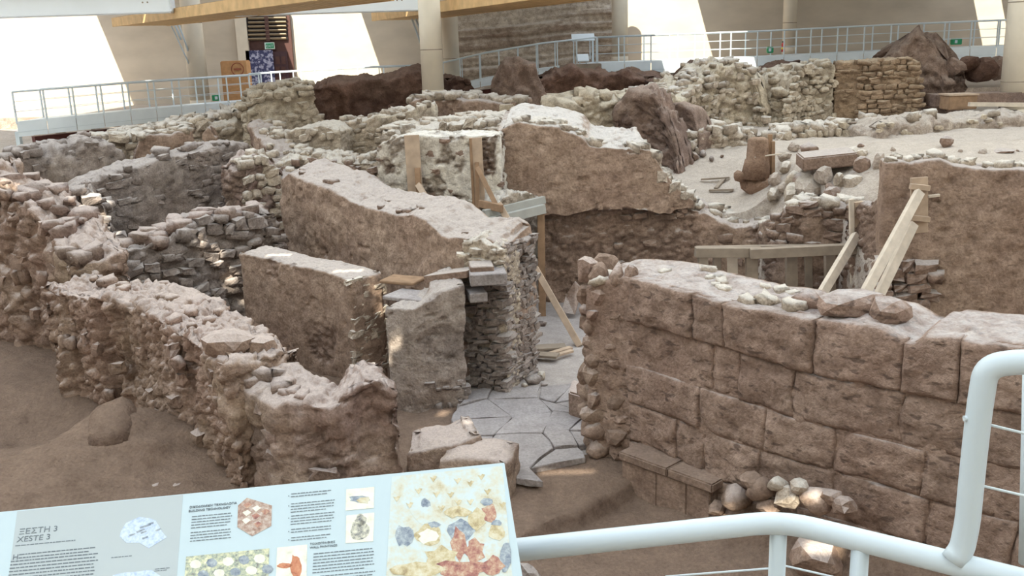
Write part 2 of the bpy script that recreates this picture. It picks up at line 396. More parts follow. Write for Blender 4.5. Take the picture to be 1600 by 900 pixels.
    o = link(name, me, mat); tag(o, label, cat, group); o['kind'] = 'thing'
    r = Ruin(); r.o = o; r.fx, r.fy, r.zt, r.nx, r.ny, r.tx, r.ty, r.nf, r.L, r.thick, r.zb, r.lean = fx, fy, zt, nx, ny, tx, ty, nf, Ltot, thick, zb, lean
    return r

# stone meshes of a few dozen triangles each, shared between alike stones
def stone_mesh(seed, smooth, box=.5):
    rs = random.Random(seed); bm = bmesh.new()
    bmesh.ops.create_cube(bm, size=1); bmesh.ops.subdivide_edges(bm, edges=bm.edges[:], cuts=1, use_grid_fill=True)
    for v in bm.verts:
        c = v.co.copy(); sp = c.normalized() * 0.56
        v.co = c.lerp(sp, 1 - box) * rs.uniform(.8, 1.16) + Vector((rs.uniform(-.1, .1), rs.uniform(-.1, .1), rs.uniform(-.1, .1)))
    for f in bm.faces: f.smooth = smooth
    me = bpy.data.meshes.new('stone'); bm.to_mesh(me); bm.free(); return me
_ST = {}
def stone_set(mat, kind='round'):
    k = (mat.name, kind)
    if k not in _ST:
        L = []
        for i in range(8):
            me = stone_mesh(i + 11 * len(_ST), kind == 'top' or (kind == 'round' and i % 3 == 0), {'round': .62, 'top': .5}.get(kind, .85)); me.materials.append(mat); L.append(me)
        _ST[k] = L
    return _ST[k]
def put_stone(me, c, t, n, size, parent, rs, tw=.25):
    t = Vector((t[0], t[1], 0)).normalized(); n = Vector((n[0], n[1], 0)).normalized(); u = Vector((0, 0, 1))
    m = Matrix((t, n, u)).transposed() @ Matrix.Rotation(rs.uniform(-tw, tw), 3, 'Y') @ Matrix.Rotation(rs.uniform(-tw, tw), 3, 'Z') @ Matrix.Rotation(rs.uniform(-tw, tw), 3, 'X')
    m = (m @ Matrix.Diagonal(size)).to_4x4(); m.translation = V(c)
    o = bpy.data.objects.new('stone', me); COL.objects.link(o); o.parent = parent; o.matrix_local = Matrix.Translation(-Vector(parent.location)) @ m
    return o
def course(r, s0, s1, z0, z1, h, l, mat, fill=1.0, dep=.22, out=.0, kind='round', seed=1, most=300, end=False):
    """coursed stones on the front face (s and z are fractions of the length and of the local height) or on the right end"""
    rs = random.Random(seed); ms = stone_set(mat, kind); k = 0
    H = float(np.max(r.zt) - r.zb); z = r.zb + z0 * H
    span = r.thick if end else r.L
    while z < r.zb + z1 * H and k < most:
        hh = h * rs.uniform(.7, 1.35); zj = z; x = s0 * span - rs.uniform(0, l)
        while x < s1 * span and k < most:
            ll = l * rs.uniform(.55, 1.6); xm = x + ll / 2; x += ll
            z = zj + rs.uniform(-.25, .25) * hh
            if rs.random() > fill or xm < s0 * span - .05 or xm > s1 * span + .05: continue
            if end:
                i = r.nf - 1; f = xm
                c = (r.fx[i] + r.nx[i] * f + r.tx[i] * (out - dep * .33), r.fy[i] + r.ny[i] * f + r.ty[i] * (out - dep * .33), z + hh / 2)
                t = (r.nx[i], r.ny[i]); n = (r.tx[i], r.ty[i]); top = r.zt[i]
            else:
                i = min(r.nf - 1, max(0, int(xm / r.L * r.nf)))
                c = (r.fx[i] - r.nx[i] * (out - dep * .33), r.fy[i] - r.ny[i] * (out - dep * .33) + r.lean * (z - r.zb), z + hh / 2)
                t = (r.tx[i], r.ty[i]); n = (-r.nx[i], -r.ny[i]); top = r.zt[i]
            if c[2] > top - .03: continue
            put_stone(rs.choice(ms), c, t, n, (ll * .98, dep * rs.uniform(.8, 1.25), hh * 1.02), r.o, rs, .2); k += 1
        z = zj + hh
def topstones(r, s0, s1, n, size, mat, seed=2, kind='top', flat=.6):
    rs = random.Random(seed); ms = stone_set(mat, kind)
    for _ in range(n):
        s = rs.uniform(s0, s1); i = min(r.nf - 1, int(s * r.nf)); f = rs.uniform(.08, .92) * r.thick
        sz = size * rs.uniform(.5, 1.5)
        c = (r.fx[i] + r.nx[i] * f, r.fy[i] + r.ny[i] * f + r.lean * (r.zt[i] - r.zb), r.zt[i] + sz * flat * rs.uniform(-.2, .1))
        a = rs.uniform(0, 6.3)
        put_stone(rs.choice(ms), c, (math.cos(a), math.sin(a)), (-math.sin(a), math.cos(a)), (sz, sz * rs.uniform(.6, 1), sz * flat), r.o, rs, .2)

# terrain patches -------------------------------------------------
def terrain(name, x0, x1, y0, y1, res, hf, mat, label):
    nx, ny = int((x1 - x0) / res), int((y1 - y0) / res)
    X, Y = np.meshgrid(np.linspace(x0, x1, nx), np.linspace(y0, y1, ny), indexing='ij')
    Z = hf(X.ravel(), Y.ravel()); v = np.c_[X.ravel(), Y.ravel(), Z]
    i, j = np.meshgrid(np.arange(nx - 1), np.arange(ny - 1), indexing='ij'); a = i * ny + j
    q = np.stack([a, a + ny, a + ny + 1, a + 1], -1).reshape(-1, 4)
    ring = np.r_[np.arange(nx) * ny, (nx - 1) * ny + np.arange(1, ny), (np.arange(nx - 2, -1, -1)) * ny + ny - 1, np.arange(ny - 2, 0, -1)]
    sk = v[ring] - [0, 0, 3.0]; n0 = len(v); m = len(ring); k = np.arange(m)
    q2 = np.stack([ring[(k + 1) % m], ring[k], n0 + k, n0 + (k + 1) % m], -1)
    v = np.r_[v, sk]
    o = struct(link(name, mesh_np(name, v, np.r_[q, q2], True, np.zeros(len(v))), mat), label); return o
def ss(a, b, x): t = np.clip((x - a) / (b - a), 0, 1); return t * t * (3 - 2 * t)
def blob(X, Y, cx, cy, rx, ry, h, p=2): return h * np.exp(-(np.abs((X - cx) / rx) ** p + np.abs((Y - cy) / ry) ** p))
def hf_floor(X, Y):
    p = np.c_[X, Y, X * 0]
    z = 0.10 * fbm(p * .8, 4, 3) + .045 * fbm(p * 4, 3, 9) - .06 + .05 * fbm(p * 2.2, 4, 19)
    inside = ss(-1.6, -1.2, X) * ss(12.2, 12.7, Y) * (1 - ss(5, 6, X))      # swept floor beside the paving
    z = z * (1 - .7 * inside)
    # low pit in front of the bench: edge runs from (-0.1,10.9) to (1.4,12.3)
    e = (X + .1) * .69 - (Y - 10.93) * .73
    z = z - .2 * ss(0, .12, e) * (1 - ss(14, 15, Y))
    # earth ridge and boulder mass at the left
    a, b_ = atz(-120, 745, .45)[:2], atz(215, 646, .6)[:2]; d = b_ - a; L2 = d @ d
    t = np.clip(((X - a[0]) * d[0] + (Y - a[1]) * d[1]) / L2, 0, 1); nn = np.array([-d[1], d[0]]) / math.sqrt(L2)
    dist = (X - a[0] - t * d[0]) * nn[0] + (Y - a[1] - t * d[1]) * nn[1]; al = np.hypot(X - a[0] - t * d[0], Y - a[1] - t * d[1])
    z = z + (.45 + .25 * t) * np.where(dist > 0, np.exp(-(al / .45) ** 2), np.exp(-(al / 1.5) ** 2)) + blob(X, Y, -11.6, 16.4, 1.4, 1.2, .5) - blob(X, Y, -8.6, 15.6, 1.6, .8, .5)
    dw = (X - 1.78) * -.71 + (Y - 13.04) * -.70; al_ = (X - 1.78) * .70 - (Y - 13.04) * .71      # rubble bank along the foot of the block wall
    z = z + .62 * ss(1.35, 2.1, al_) * np.exp(-(np.maximum(dw - .15, 0) / .5) ** 2) * (dw > -.8)
    z = z + .2 * ss(.1, .5, z) * fbm(p * 2.4, 4, 12)
    return z
terrain('floor', -14, 15, 4.5, 23, .075, hf_floor, M_ground, 'brown excavated earth floor of the dig')
def hf_far(X, Y):
    p = np.c_[X, Y, X * 0]
    z = 3.0 + .25 * fbm(p * .5, 4, 4) + .06 * fbm(p * 2.5, 4, 6)
    terr = ss(1.8, 2.6, X)
    zt_ = 2.0 + 1.1 * ss(23, 28, Y) + 1.15 * ss(5.2, 7.6, X) * (1 - .95 * ss(23, 28, Y)) + .12 * fbm(p * 1.1, 4, 5) + .05 * fbm(p * 4, 3, 7)
    zt_ = np.where(X > 6.8, np.maximum(zt_, 3.05 + .1 * fbm(p, 4, 5)), zt_)
    z = z * (1 - terr) + zt_ * terr
    room = (1 - ss(1.6, 2.0, X)) * (1 - ss(26.5, 27.5, Y + .35 * X))
    z = z - 2.6 * room
    z = z + blob(X, Y, -14.2, 31, 3.6, 2.2, .3) + blob(X, Y, -9.5, 33, 2.2, 2.5, .6)
    z = z + .3 * ss(38, 40.5, Y) * (X < 0)
    return z
terrain('ground_upper', -24, 26, 22.2, 41, .12, hf_far, M_terr, 'pale dusty upper ground behind the ruins')
terrain('ground_terrace', 7.0, 26, 18.0, 22.4, .1, lambda X, Y: 1.7 + .9 * ss(18.4, 21.5, Y) * (1 - ss(7.0, 8.6, X)) + 1.55 * ss(7.0, 8.6, X) + .08 * fbm(np.c_[X, Y, X * 0] * 1.5, 4, 3) + .06 * (Y - 18), M_terr, 'pale terrace ground behind the plastered wall')
terrain('ground_slope', 5.6, 8.2, 20.9, 22.6, .1, lambda X, Y: 1.6 + .45 * ss(5.6, 7.4, X) + .1 * fbm(np.c_[X, Y, X * 0] * 1.5, 4, 3) + .55 * (Y - 20.9) * ss(5.6, 6.6, X), M_terr, 'pale dust slope behind the stone parapet')
struct(link('ground_back', MB().box((-40, 40.5, 2.0), (40, YB, 3.7)).mesh('ground_back'), M_terr), 'levelled ground along the back wall')
struct(link('ground_near', MB().box((-40, -22, -.9), (40, 22.5, -.55)).mesh('ground_near'), M_ground), 'bare earth under the walkways')

# ------------------------------------------------------------------ ruin walls
# left foreground
W1 = ruin('rubble_wall', 'long sandy rubble wall with rain-furrowed face ending in a big grey top stone', [(60, 445, 17.3), (87, 450, 16.8), (196, 466, 15.7), (266, 514, 14.0), (325, 548, 12.9), (356, 566, 12.4)], 1.15, -.1, M_fore, .035, .085, .2, .2, .35, .07, .16, seed=1, streak=.2, flat=1.0, pit=.09)
topstones(W1, .05, .97, 26, .22, M_fore, 3); course(W1, .1, .98, .08, .92, .17, .24, M_fore, .07, .16, .03, seed=5, most=110)
W1b = ruin('low_rubble_wall', 'low pinkish rubble wall with hollowed top and plastered square end', [(352, 584, 12.75), (390, 606, 12.3), (450, 628, 11.85), (500, 636, 11.65), (540, 612, 11.72), (584, 595, 11.8), (626, 604, 12.0)], .85, -.1, M_left, .04, .06, .3, .18, .55, .04, .16, seed=2, streak=.14, backdrop=-.1, smk=.8)
topstones(W1b, .02, .6, 9, .3, M_left, 4); course(W1b, .02, .6, .1, .8, .2, .3, M_left, .18, .16, .03, seed=6, most=50)
W0 = ruin('lumpy_wall', 'lumpy eroded rubble wall rising beside the dark hollow', [(-60, 262, 20.8), (0, 298, 20.0), (40, 316, 19.6), (66, 346, 19.0), (92, 392, 18.2), (100, 418, 17.8)], 1.2, -.1, M_fore, .055, .13, .42, .3, .35, .1, .2, seed=3, streak=.1, flat=1.2)
topstones(W0, .1, .98, 26, .4, M_left, 5); course(W0, .2, 1, .2, .9, .26, .34, M_fore, .2, .2, .05, seed=8, most=70)
W2 = ruin('rubble_cross_wall', 'dark loose rubble cross wall behind the furrowed wall', [(112, 380, 18.6), (180, 384, 18.9), (237, 376, 19.2), (270, 364, 19.5), (294, 352, 19.7), (330, 342, 20.2), (381, 338, 20.6), (432, 328, 21.2)], .9, .0, M_grey, .05, .1, .34, .14, .1, .12, .16, seed=4)
course(W2, .0, 1, .15, .97, .2, .34, M_grey, .62, .26, .06, seed=9, most=200); topstones(W2, 0, 1, 34, .36, M_left, 6)
L2b = ruin('stone_heap', 'tumbled heap of dark stones against the slanting wall', [(60, 322, 21.0), (100, 312, 20.9), (130, 296, 20.8), (160, 318, 20.9), (178, 360, 21)], .8, .2, M_grey, .055, .12, .36, .2, .05, .12, .2, seed=44)
course(L2b, 0, 1, .1, .95, .24, .34, M_grey, .6, .26, .06, seed=10, most=90); topstones(L2b, 0, 1, 12, .34, M_grey, 61)
L3 = ruin('slanting_wall', 'long grey plastered rubble wall slanting up to a rounded stony end', [(92, 312, 21.7), (144, 280, 22.3), (200, 256, 23.1), (270, 237, 24.1), (339, 226, 25.1), (372, 220, 25.6), (390, 236, 25.9)], .9, .3, M_grey, .05, .045, .24, .12, .5, .06, .2, seed=5)
course(L3, .05, 1, .25, .95, .15, .26, M_grey, .3, .14, .03, seed=11, most=230); topstones(L3, .5, 1, 14, .3, M_grey, 62)
L4 = ruin('back_left_wall', 'low grey-brown eroded wall just below the white walkway', [(-60, 268, 25.2), (0, 248, 25.7), (60, 233, 26.5), (99, 223, 27), (144, 213, 27.5), (184, 226, 28)], 1.1, .6, M_grey, .065, .07, .34, .22, .4, .08, .25, seed=6)
course(L4, .05, 1, .3, .95, .2, .34, M_grey, .22, .16, .03, seed=12, most=110); topstones(L4, 0, 1, 20, .4, M_grey, 63)
L4b = ruin('wall_stub', 'short brown-faced wall stub with pale crumbled top', [(208, 236, 28.3), (222, 214, 28.4), (262, 212, 28.7), (300, 206, 29)], .7, 2.4, M_plast, .06, .05, .3, .14, .6, .1, .12, seed=7)
topstones(L4b, .1, 1, 16, .3, M_pale, 64)
L4c = ruin('wall_stub', 'small pointed brown upright beside the wall stub', [(318, 208, 29), (326, 196, 29), (334, 212, 29)], .4, 2.6, M_plast, .05, .03, .2, .06, .7, .03, .1, seed=71)
# pale mounds left of centre
L5 = ruin('pale_rubble_bank', 'broad pale bank of loose stones under the walkway', [(130, 226, 29.4), (180, 212, 29.8), (240, 202, 30.2), (300, 192, 30.6), (350, 184, 31), (392, 172, 31.4)], 2.6, 2.0, M_pale, .07, .10, .4, .22, .1, .1, .5, seed=8, backdrop=.0)
topstones(L5, 0, 1, 150, .36, M_pale, 65); course(L5, 0, 1, .2, .95, .26, .4, M_pale, .5, .3, .05, seed=13, most=130)
L6 = ruin('cream_rubble_wall', 'cream rubble wall stepping up to the dark brown bank', [(384, 172, 30.6), (405, 150, 30.8), (440, 138, 31.2), (478, 130, 31.6), (492, 134, 31.8)], 1.6, 1.8, M_cream, .06, .09, .36, .2, .25, .12, .25, seed=9)
topstones(L6, 0, 1, 50, .34, M_cream, 66); course(L6, 0, 1, .3, .95, .2, .36, M_cream, .45, .2, .04, seed=14, most=110)
L7 = ruin('corridor_wall', 'brown-faced wall with narrow pale top running back between rooms', [(436, 292, 24.2), (430, 262, 25.2), (418, 236, 26.4), (402, 208, 28), (388, 190, 29.5)], 1.0, .3, M_plast, .05, .06, .3, .16, .55, .1, .15, seed=10)
topstones(L7, 0, 1, 30, .28, M_pale, 67)
L7b = ruin('wall_stub', 'stub of white crumbling rubble next to the slanting wall', [(384, 262, 23.4), (400, 236, 23.8), (420, 250, 24), (440, 276, 24)], .8, .3, M_left, .05, .1, .3, .16, .2, .1, .15, seed=77)
topstones(L7b, 0, 1, 10, .3, M_pale, 90); course(L7b, 0, 1, .4, .97, .18, .26, M_pale, .5, .2, .04, seed=41, most=50)
L8 = ruin('pale_block_wall', 'squat pale rubble block with one brown face', [(448, 204, 27.2), (470, 196, 27), (504, 193, 26.9), (532, 200, 26.8)], 1.1, 1.6, M_pale, .05, .05, .28, .12, .35, .06, .1, seed=11)
course(L8, .3, 1, .1, .95, .16, .26, M_pale, .3, .12, .03, seed=15, most=60)
L8b = ruin('rubble_ledge', 'knobbly ledge of brown and white stones behind the big plastered wall', [(440, 252, 25.2), (470, 240, 25.3), (500, 246, 25.2), (540, 250, 25), (585, 244, 24.6), (610, 238, 24.2)], 1.4, 1.0, M_pale, .05, .09, .26, .2, .25, .1, .15, seed=12)
topstones(L8b, 0, 1, 40, .26, M_pale, 68); course(L8b, 0, 1, .3, .95, .16, .24, M_plast, .35, .16, .04, seed=16, most=80)
# centre
C5 = ruin('grey_rubble_wall', 'pale grey rubble wall with dark recess at its corner', [(534, 188, 27.8), (560, 186, 27.7), (600, 180, 27.5), (640, 172, 27.3), (652, 166, 27.2)], 1.3, 1.4, M_pale, .05, .06, .26, .12, .3, .09, .1, seed=13)
course(C5, .05, 1, .2, .95, .11, .18, M_pale, .3, .14, .03, seed=17, most=120); topstones(C5, 0, 1, 30, .3, M_pale, 69)
C7 = ruin('brown_faced_wall', 'pale-topped wall with brown broken face and cream corner block', [(638, 156, 30), (662, 150, 30), (700, 152, 29.8), (745, 156, 29.6), (775, 160, 29.4), (803, 160, 29.2)], 1.5, 2.0, M_plast, .055, .07, .3, .14, .5, .08, .1, seed=14)
topstones(C7, 0, 1, 50, .36, M_pale, 70)
link('corner_block', MB().box(at(781, 196, 28.9), at(803, 162, 29.5)).bevel(.03).mesh('corner_block'), M_cream, C7.o)
C6 = ruin('ledge_wall', 'long wall with wide snow-pale top behind the propped white plaster', [(596, 206, 24.6), (640, 200, 24.5), (680, 196, 24.4), (720, 190, 24.3), (770, 190, 24), (800, 188, 23.8)], 2.2, .5, M_pale, .05, .06, .3, .12, .3, .07, .12, seed=15, backdrop=-.1)
topstones(C6, 0, 1, 70, .3, M_pale, 72); course(C6, 0, 1, .75, .97, .15, .26, M_pale, .4, .14, .03, seed=18, most=70)
C4 = ruin('white_plaster_wall', 'tall wall with patchy white plaster propped by two timber boards', [(590, 228, 21.7), (606, 214, 21.6), (640, 210, 21.5), (700, 212, 21.3), (778, 208, 21.1)], 1.2, .2, M_white, .035, .08, .2, .06, .54, .03, .06, seed=16, mf=2.6)
course(C4, .02, 1, .25, .97, .11, .16, M_plast, .10, .1, .01, seed=19, most=120)
C2 = ruin('plastered_wall', 'big brown plastered wall with pale eroded sloping top', [(438, 276, 22.8), (453, 268, 22.4), (480, 280, 21.7), (504, 287, 21.1), (552, 310, 20), (594, 327, 19.1), (648, 333, 18.1), (690, 360, 17.3), (730, 372, 16.7), (762, 366, 16.4), (786, 380, 16.25)], 1.0, .0, M_plast, .04, .06, .26, .1, .86, .05, .10, seed=17, backdrop=-.22)
course(C2, .0, 1, .02, .95, .085, .2, M_grey, .9, .16, .05, 'flat', seed=91, most=160, end=True)
topstones(C2, .05, .95, 30, .22, M_plast, 73)
C2e = ruin('broken_wall_corner', 'rough rubble corner stump closing the big plastered wall', [(722, 372, 16.45), (745, 366, 16.3), (786, 384, 16.05)], .55, -.05, M_pale, .035, .07, .16, .08, .1, .05, .1, seed=18)
course(C2e, .15, 1, .04, .70, .085, .2, M_grey, .92, .2, .08, 'flat', seed=20, most=260)
course(C2e, .0, 1, .72, .98, .1, .16, M_pale, .4, .14, .04, seed=21, most=40)
C1 = ruin('freestanding_wall', 'freestanding brown plastered wall with pale flat top between the rubble walls', [(376, 392, 19.2), (420, 400, 18.5), (470, 412, 17.85), (520, 424, 17.2), (550, 434, 16.75)], .62, -.1, M_plast, .035, .05, .22, .05, .9, .025, .08, seed=19, backdrop=-.04)
course(C1, .05, .95, .03, .97, .1, .22, M_pale, .75, .12, .0, 'flat', seed=22, most=60, end=True)
# pier block in front of the corner
C3 = ruin('rough_plaster_pier', 'rough grey plaster pier with a sloping smooth top beside the doorway', [(606, 478, 15.75), (625, 478, 15.6), (645, 480, 15.45), (690, 456, 15.5), (722, 444, 15.6)], 1.0, -.1, M_grey, .03, .025, .12, .05, .75, .015, .06, seed=20, streak=.06, backdrop=-.1)
course(C3, .55, 1, .02, .25, .1, .12, M_grey, .45, .12, .02, seed=23, most=50)
# right: long wall behind the doorway
D1 = ruin('lower_rubble_wall', 'dark pitted rubble wall under the brown plaster ledge', [(842, 318, 22.1), (930, 318, 22.0), (1060, 316, 21.9), (1100, 326, 21.8), (1126, 344, 21.7), (1150, 355, 21.6), (1192, 352, 21.2)], 1.3, -.1, M_plast, .045, .09, .28, .12, .35, .05, .1, seed=21)
course(D1, .02, 1, .35, .96, .17, .26, M_plast, .13, .16, .04, seed=24, most=170); topstones(D1, .6, 1, 24, .3, M_pale, 74)
D2 = ruin('plastered_upper_wall', 'upper brown plastered wall with white rubble top stepping down at one end', [(779, 200, 21.95), (800, 190, 21.9), (812, 186, 21.9), (835, 192, 21.85), (874, 199, 21.8), (908, 211, 21.75), (920, 224, 21.7), (994, 229, 21.65), (1016, 232, 21.65), (1032, 260, 21.7), (1054, 288, 21.75), (1082, 312, 21.8)], 1.4, 2.25, M_plastw, .04, .07, .26, .07, .85, .04, .08, seed=22, backdrop=-.35, zbn=.6)
topstones(D2, .06, 1, 170, .26, M_pale, 75); topstones(D2, .78, 1, 50, .3, M_pale, 92); course(D2, .82, 1, .1, .98, .2, .26, M_pale, .5, .2, .05, seed=25, most=40)
D3 = ruin('stone_parapet', 'low brown rubble wall above the timber frame', [(1186, 352, 21.2), (1206, 336, 20.6), (1230, 324, 20.3), (1260, 318, 20.1), (1300, 318, 20), (1345, 312, 19.8)], .9, -.1, M_plast, .045, .08, .28, .12, .3, .07, .14, seed=23)
course(D3, .0, 1, .6, .98, .17, .28, M_plast, .6, .2, .05, seed=26, most=120); topstones(D3, 0, 1, 24, .3, M_pale, 76)
E1 = ruin('tall_plain_wall', 'tall smooth brown plastered wall with stones bared at its foot', [(1384, 252, 17.6), (1420, 250, 17.5), (1468, 248, 17.4), (1490, 258, 17.3), (1560, 262, 17.1), (1680, 266, 16.8), (1900, 276, 16.3), (2150, 286, 15.8)], .7, -.1, M_plast, .045, .03, .3, .05, .97, .03, .07, seed=24)
course(E1, .0, .13, .1, .52, .2, .32, M_plast, 1.0, .36, .2, seed=29, most=140); topstones(E1, 0, 1, 90, .22, M_pale, 77)
E2 = ruin('return_wall', 'shadowed return wall joining the tall plain wall to the parapet', [(1322, 318, 19.6), (1352, 320, 18.8), (1376, 300, 18.0), (1388, 258, 17.75)], .6, -.1, M_plast, .05, .08, .3, .12, .4, .06, .12, seed=25)
# the ashlar wall
R1 = ruin('ashlar_wall', 'long wall of big squared brown blocks with pale dusty top', [(922, 446, 13.35), (945, 436, 13.25), (985, 432, 13.09), (999, 431, 13.01), (1060, 446, 12.44), (1137, 466, 11.78), (1276, 492, 10.88), (1340, 500, 10.50), (1380, 506, 10.31), (1415, 524, 10.12), (1429, 526, 10.05), (1446, 515, 9.97), (1520, 524, 9.69), (1600, 536, 9.40), (1720, 556, 8.93), (1960, 606, 8.10)], .95, -.3, M_ashlar, .04, .05, .3, .07, .8, .035, .05, seed=26, backdrop=-.06, ploff=.08)
topstones(R1, .02, .5, 16, .22, M_pale, 78)

# ashlar blocks of the long wall: each block a piece of its own, proud of the core
def px_of(x, y, z):
    d = np.array([x, y, z]) - CAM; return 800 + F * d @ RT / (d @ FW)
def ashlar(r, i0, i1, z0, z1, top, seed, out):
    rs = random.Random(seed); L = (i1 - i0) * r.L / r.nf; H = z1 - z0
    na, nb = max(4, int(L / .045)), max(4, int(H / .045))
    A, B = np.meshgrid(np.linspace(0, 1, na), np.linspace(0, 1, nb), indexing='ij')
    idx = i0 + A * (i1 - i0); ii = np.clip(idx, 0, r.nf - 1)
    g = lambda q: np.interp(ii, np.arange(r.nf), q)
    zt = g(r.zt) - .015 if top else np.full_like(A, z1)
    gap = .008
    edge = np.minimum(np.minimum(A, 1 - A) * L, np.minimum(B, 1 - B) * H)
    z = z0 + gap + (zt - z0 - 2 * gap) * B
    x, y = g(r.fx), g(r.fy); ox, oy = -g(r.nx), -g(r.ny)
    x = x + g(r.tx) * np.where(A == 0, gap, np.where(A == 1, -gap, 0)); y = y + g(r.ty) * np.where(A == 0, gap, np.where(A == 1, -gap, 0))
    wz = .05 * vnoise(np.c_[idx.ravel() * r.L / r.nf * .9, z.ravel() * .4, z.ravel() * 0], 4); ws = .06 * vnoise(np.c_[idx.ravel() * r.L / r.nf * .5, z.ravel() * 2.2, z.ravel() * 0 + 5], 6)
    if top: wz = wz * (1 - B.ravel())
    p = np.c_[x.ravel() + g(r.tx).ravel() * ws, y.ravel() + g(r.ty).ravel() * ws, z.ravel() + wz]
    o = out + .07 * fbm(p * 1.6 + seed, 3, seed) + .05 * fbm(p * np.array([5, 5, 9]), 4, 33) - .02 * np.clip(1 - edge.ravel() / .03, 0, 1) - .035 * np.clip(fbm(p * 3.1 + 9, 3, seed + 4) * 3, 0, 1) * np.clip(1 - edge.ravel() / .2, 0, 1)
    pit = fbm(p * np.array([7, 7, 16]) + 3, 2, 77); o = o - .05 * np.clip(pit * 4 - 1.3, 0, 1)
    f = p + np.c_[ox.ravel(), oy.ravel(), ox.ravel() * 0] * o[:, None]
    bk = p - np.c_[ox.ravel(), oy.ravel(), ox.ravel() * 0] * .1
    ring = [a * nb for a in range(na)] + [(na - 1) * nb + b for b in range(1, nb)] + [a * nb + nb - 1 for a in range(na - 2, -1, -1)] + [b for b in range(nb - 2, 0, -1)]
    v = np.r_[f, bk[ring]]; n0 = len(f); m = len(ring)
    a, b_ = np.meshgrid(np.arange(na - 1), np.arange(nb - 1), indexing='ij'); k = a * nb + b_
    q = np.stack([k, k + nb, k + nb + 1, k + 1], -1).reshape(-1, 4)
    q2 = np.array([[ring[(j + 1) % m], ring[j], n0 + j, n0 + (j + 1) % m] for j in range(m)])
    return link('stone_block', mesh_np('stone_block', v, np.r_[q, q2], True, np.full(len(v), rs.random())), M_ashlar, r.o)
ZL = [2.92, 2.14, 1.50, .92, .32, -.3]
JO = [[985, 1091, 1140, 1278, 1413, 1500, 1610, 1720, 1840, 1960], [985, 1119, 1160, 1246, 1413, 1520, 1640, 1730, 1850, 1980], [985, 1098, 1198, 1304, 1440, 1560, 1740, 1870, 2000], [985, 1063, 1105, 1190, 1304, 1450, 1590, 1760, 1900, 2030], [985, 1110, 1250, 1400, 1560, 1780, 1960]]
OUT = [.15, .085, .10, .095, .11]
for c in range(5):
    zm = (ZL[c] + ZL[c + 1]) / 2
    pxs = np.array([px_of(R1.fx[i], R1.fy[i], zm) for i in range(R1.nf)])
    for j, (a, b_) in enumerate(zip(JO[c], JO[c][1:])):
        i0, i1 = np.interp(a, pxs, np.arange(R1.nf)), np.interp(b_, pxs, np.arange(R1.nf))
        if i1 - i0 < 3: continue
        ashlar(R1, i0, i1, ZL[c + 1], ZL[c], c == 0, 100 + c * 13 + j, OUT[c] + random.Random(c * 31 + j).uniform(-.02, .03))
# rubble-built end of the ashlar wall: stacked field stones
def rock_mesh(seed, sub=2, ang=.22):
    bm = bmesh.new(); bmesh.ops.create_icosphere(bm, subdivisions=sub, radius=.5)
    p = np.array([v.co[:] for v in bm.verts]); rs = random.Random(seed)
    n = p / np.linalg.norm(p, axis=1, keepdims=True)
    d = np.full(len(p), .5)
    for _ in range(12):                      # cut by a few planes to make facets
        a = np.array([rs.gauss(0, 1), rs.gauss(0, 1), rs.gauss(0, 1)]); a /= np.linalg.norm(a); h = rs.uniform(.28, .44)
        c = n @ a; d = np.where(c > .01, np.minimum(d, h / np.maximum(c, .01)), d)
    d = d * (1 + .10 * fbm(n * 2 + seed * 3.3, 3, seed))
    for v, q in zip(bm.verts, n * d[:, None]): v.co = q
    for f in bm.faces: f.smooth = ang < .2
    me = bpy.data.meshes.new('rock'); bm.to_mesh(me); bm.free(); return me
ROCKS = [rock_mesh(i, 2, .22 if i % 4 else .1) for i in range(8)]
_RK = {}
def rock_me(i, mat):
    k = (i % 8, mat.name)
    if k not in _RK:
        me = ROCKS[i % 8].copy(); me.materials.clear(); me.materials.append(mat); _RK[k] = me
    return _RK[k]
def place_rock(name, i, mat, c, size, parent=None, rs=random, tilt=.3):
    o = bpy.data.objects.new(name, rock_me(i, mat)); COL.objects.link(o)
    o.location = V(c); o.scale = size; o.rotation_euler = (rs.uniform(-tilt, tilt), rs.uniform(-tilt, tilt), rs.uniform(0, 6.28))
    if parent is not None: o.parent = parent
    return o
rs = random.Random(5); k = 0; z = -.05
while z < 2.68:
    hh = rs.uniform(.18, .36); x = 1.0 + rs.uniform(-.06, .06) + .1 * (z > 1.9)
    while x < 1.72:                                          # front face of the stump
        wd = rs.uniform(.2, .46); t = (x + wd / 2 - 1.0) / .78
        place_rock('end_stone', k, (M_fore, M_ashlar, M_bench)[k % 3], (x + wd / 2, 13.44 - .30 * t + rs.uniform(-.03, .03), z + hh / 2), (wd * 1.2, .42, hh * 1.25), R1.o, rs, .12).rotation_euler.z = rs.uniform(-.5, .1); k += 1; x += wd * .92
    for e_ in range(2):                                      # its end
        place_rock('end_stone', k, (M_fore, M_bench)[k % 2], (1.16 + rs.uniform(-.08, .05) + e_ * .25, 13.62 + e_ * .32, z + hh / 2), (.42, .44, hh * 1.3), R1.o, rs, .2); k += 1
    z += hh * .92
for i in range(6): place_rock('top_stone', i, M_pale, (1.2 + .09 * i + rs.uniform(-.1, .1), 13.45 + rs.uniform(-.2, .2), 2.7), (.4, .34, .2), R1.o, rs)
place_rock('top_boulder', 2, M_fore, at(360, 540, 13.0), (.95, .7, .5), W1.o, rs, .1); place_rock('top_boulder', 5, M_fore, at(405, 545, 13.1), (.6, .6, .6), W1.o, rs, .1)
# big rounded stones on the wall top by the gap
for i, (px, py, Y, sx, sy, sz) in enumerate([(1262, 470, 11.3, .5, .4, .3), (1330, 476, 10.9, 1.0, .7, .34), (1385, 490, 10.7, .7, .6, .42), (1360, 478, 11.1, .6, .6, .4)]):
    place_rock('top_boulder', i, M_ashlar, at(px, py, Y), (sx, sy, sz), R1.o, rs, .1)

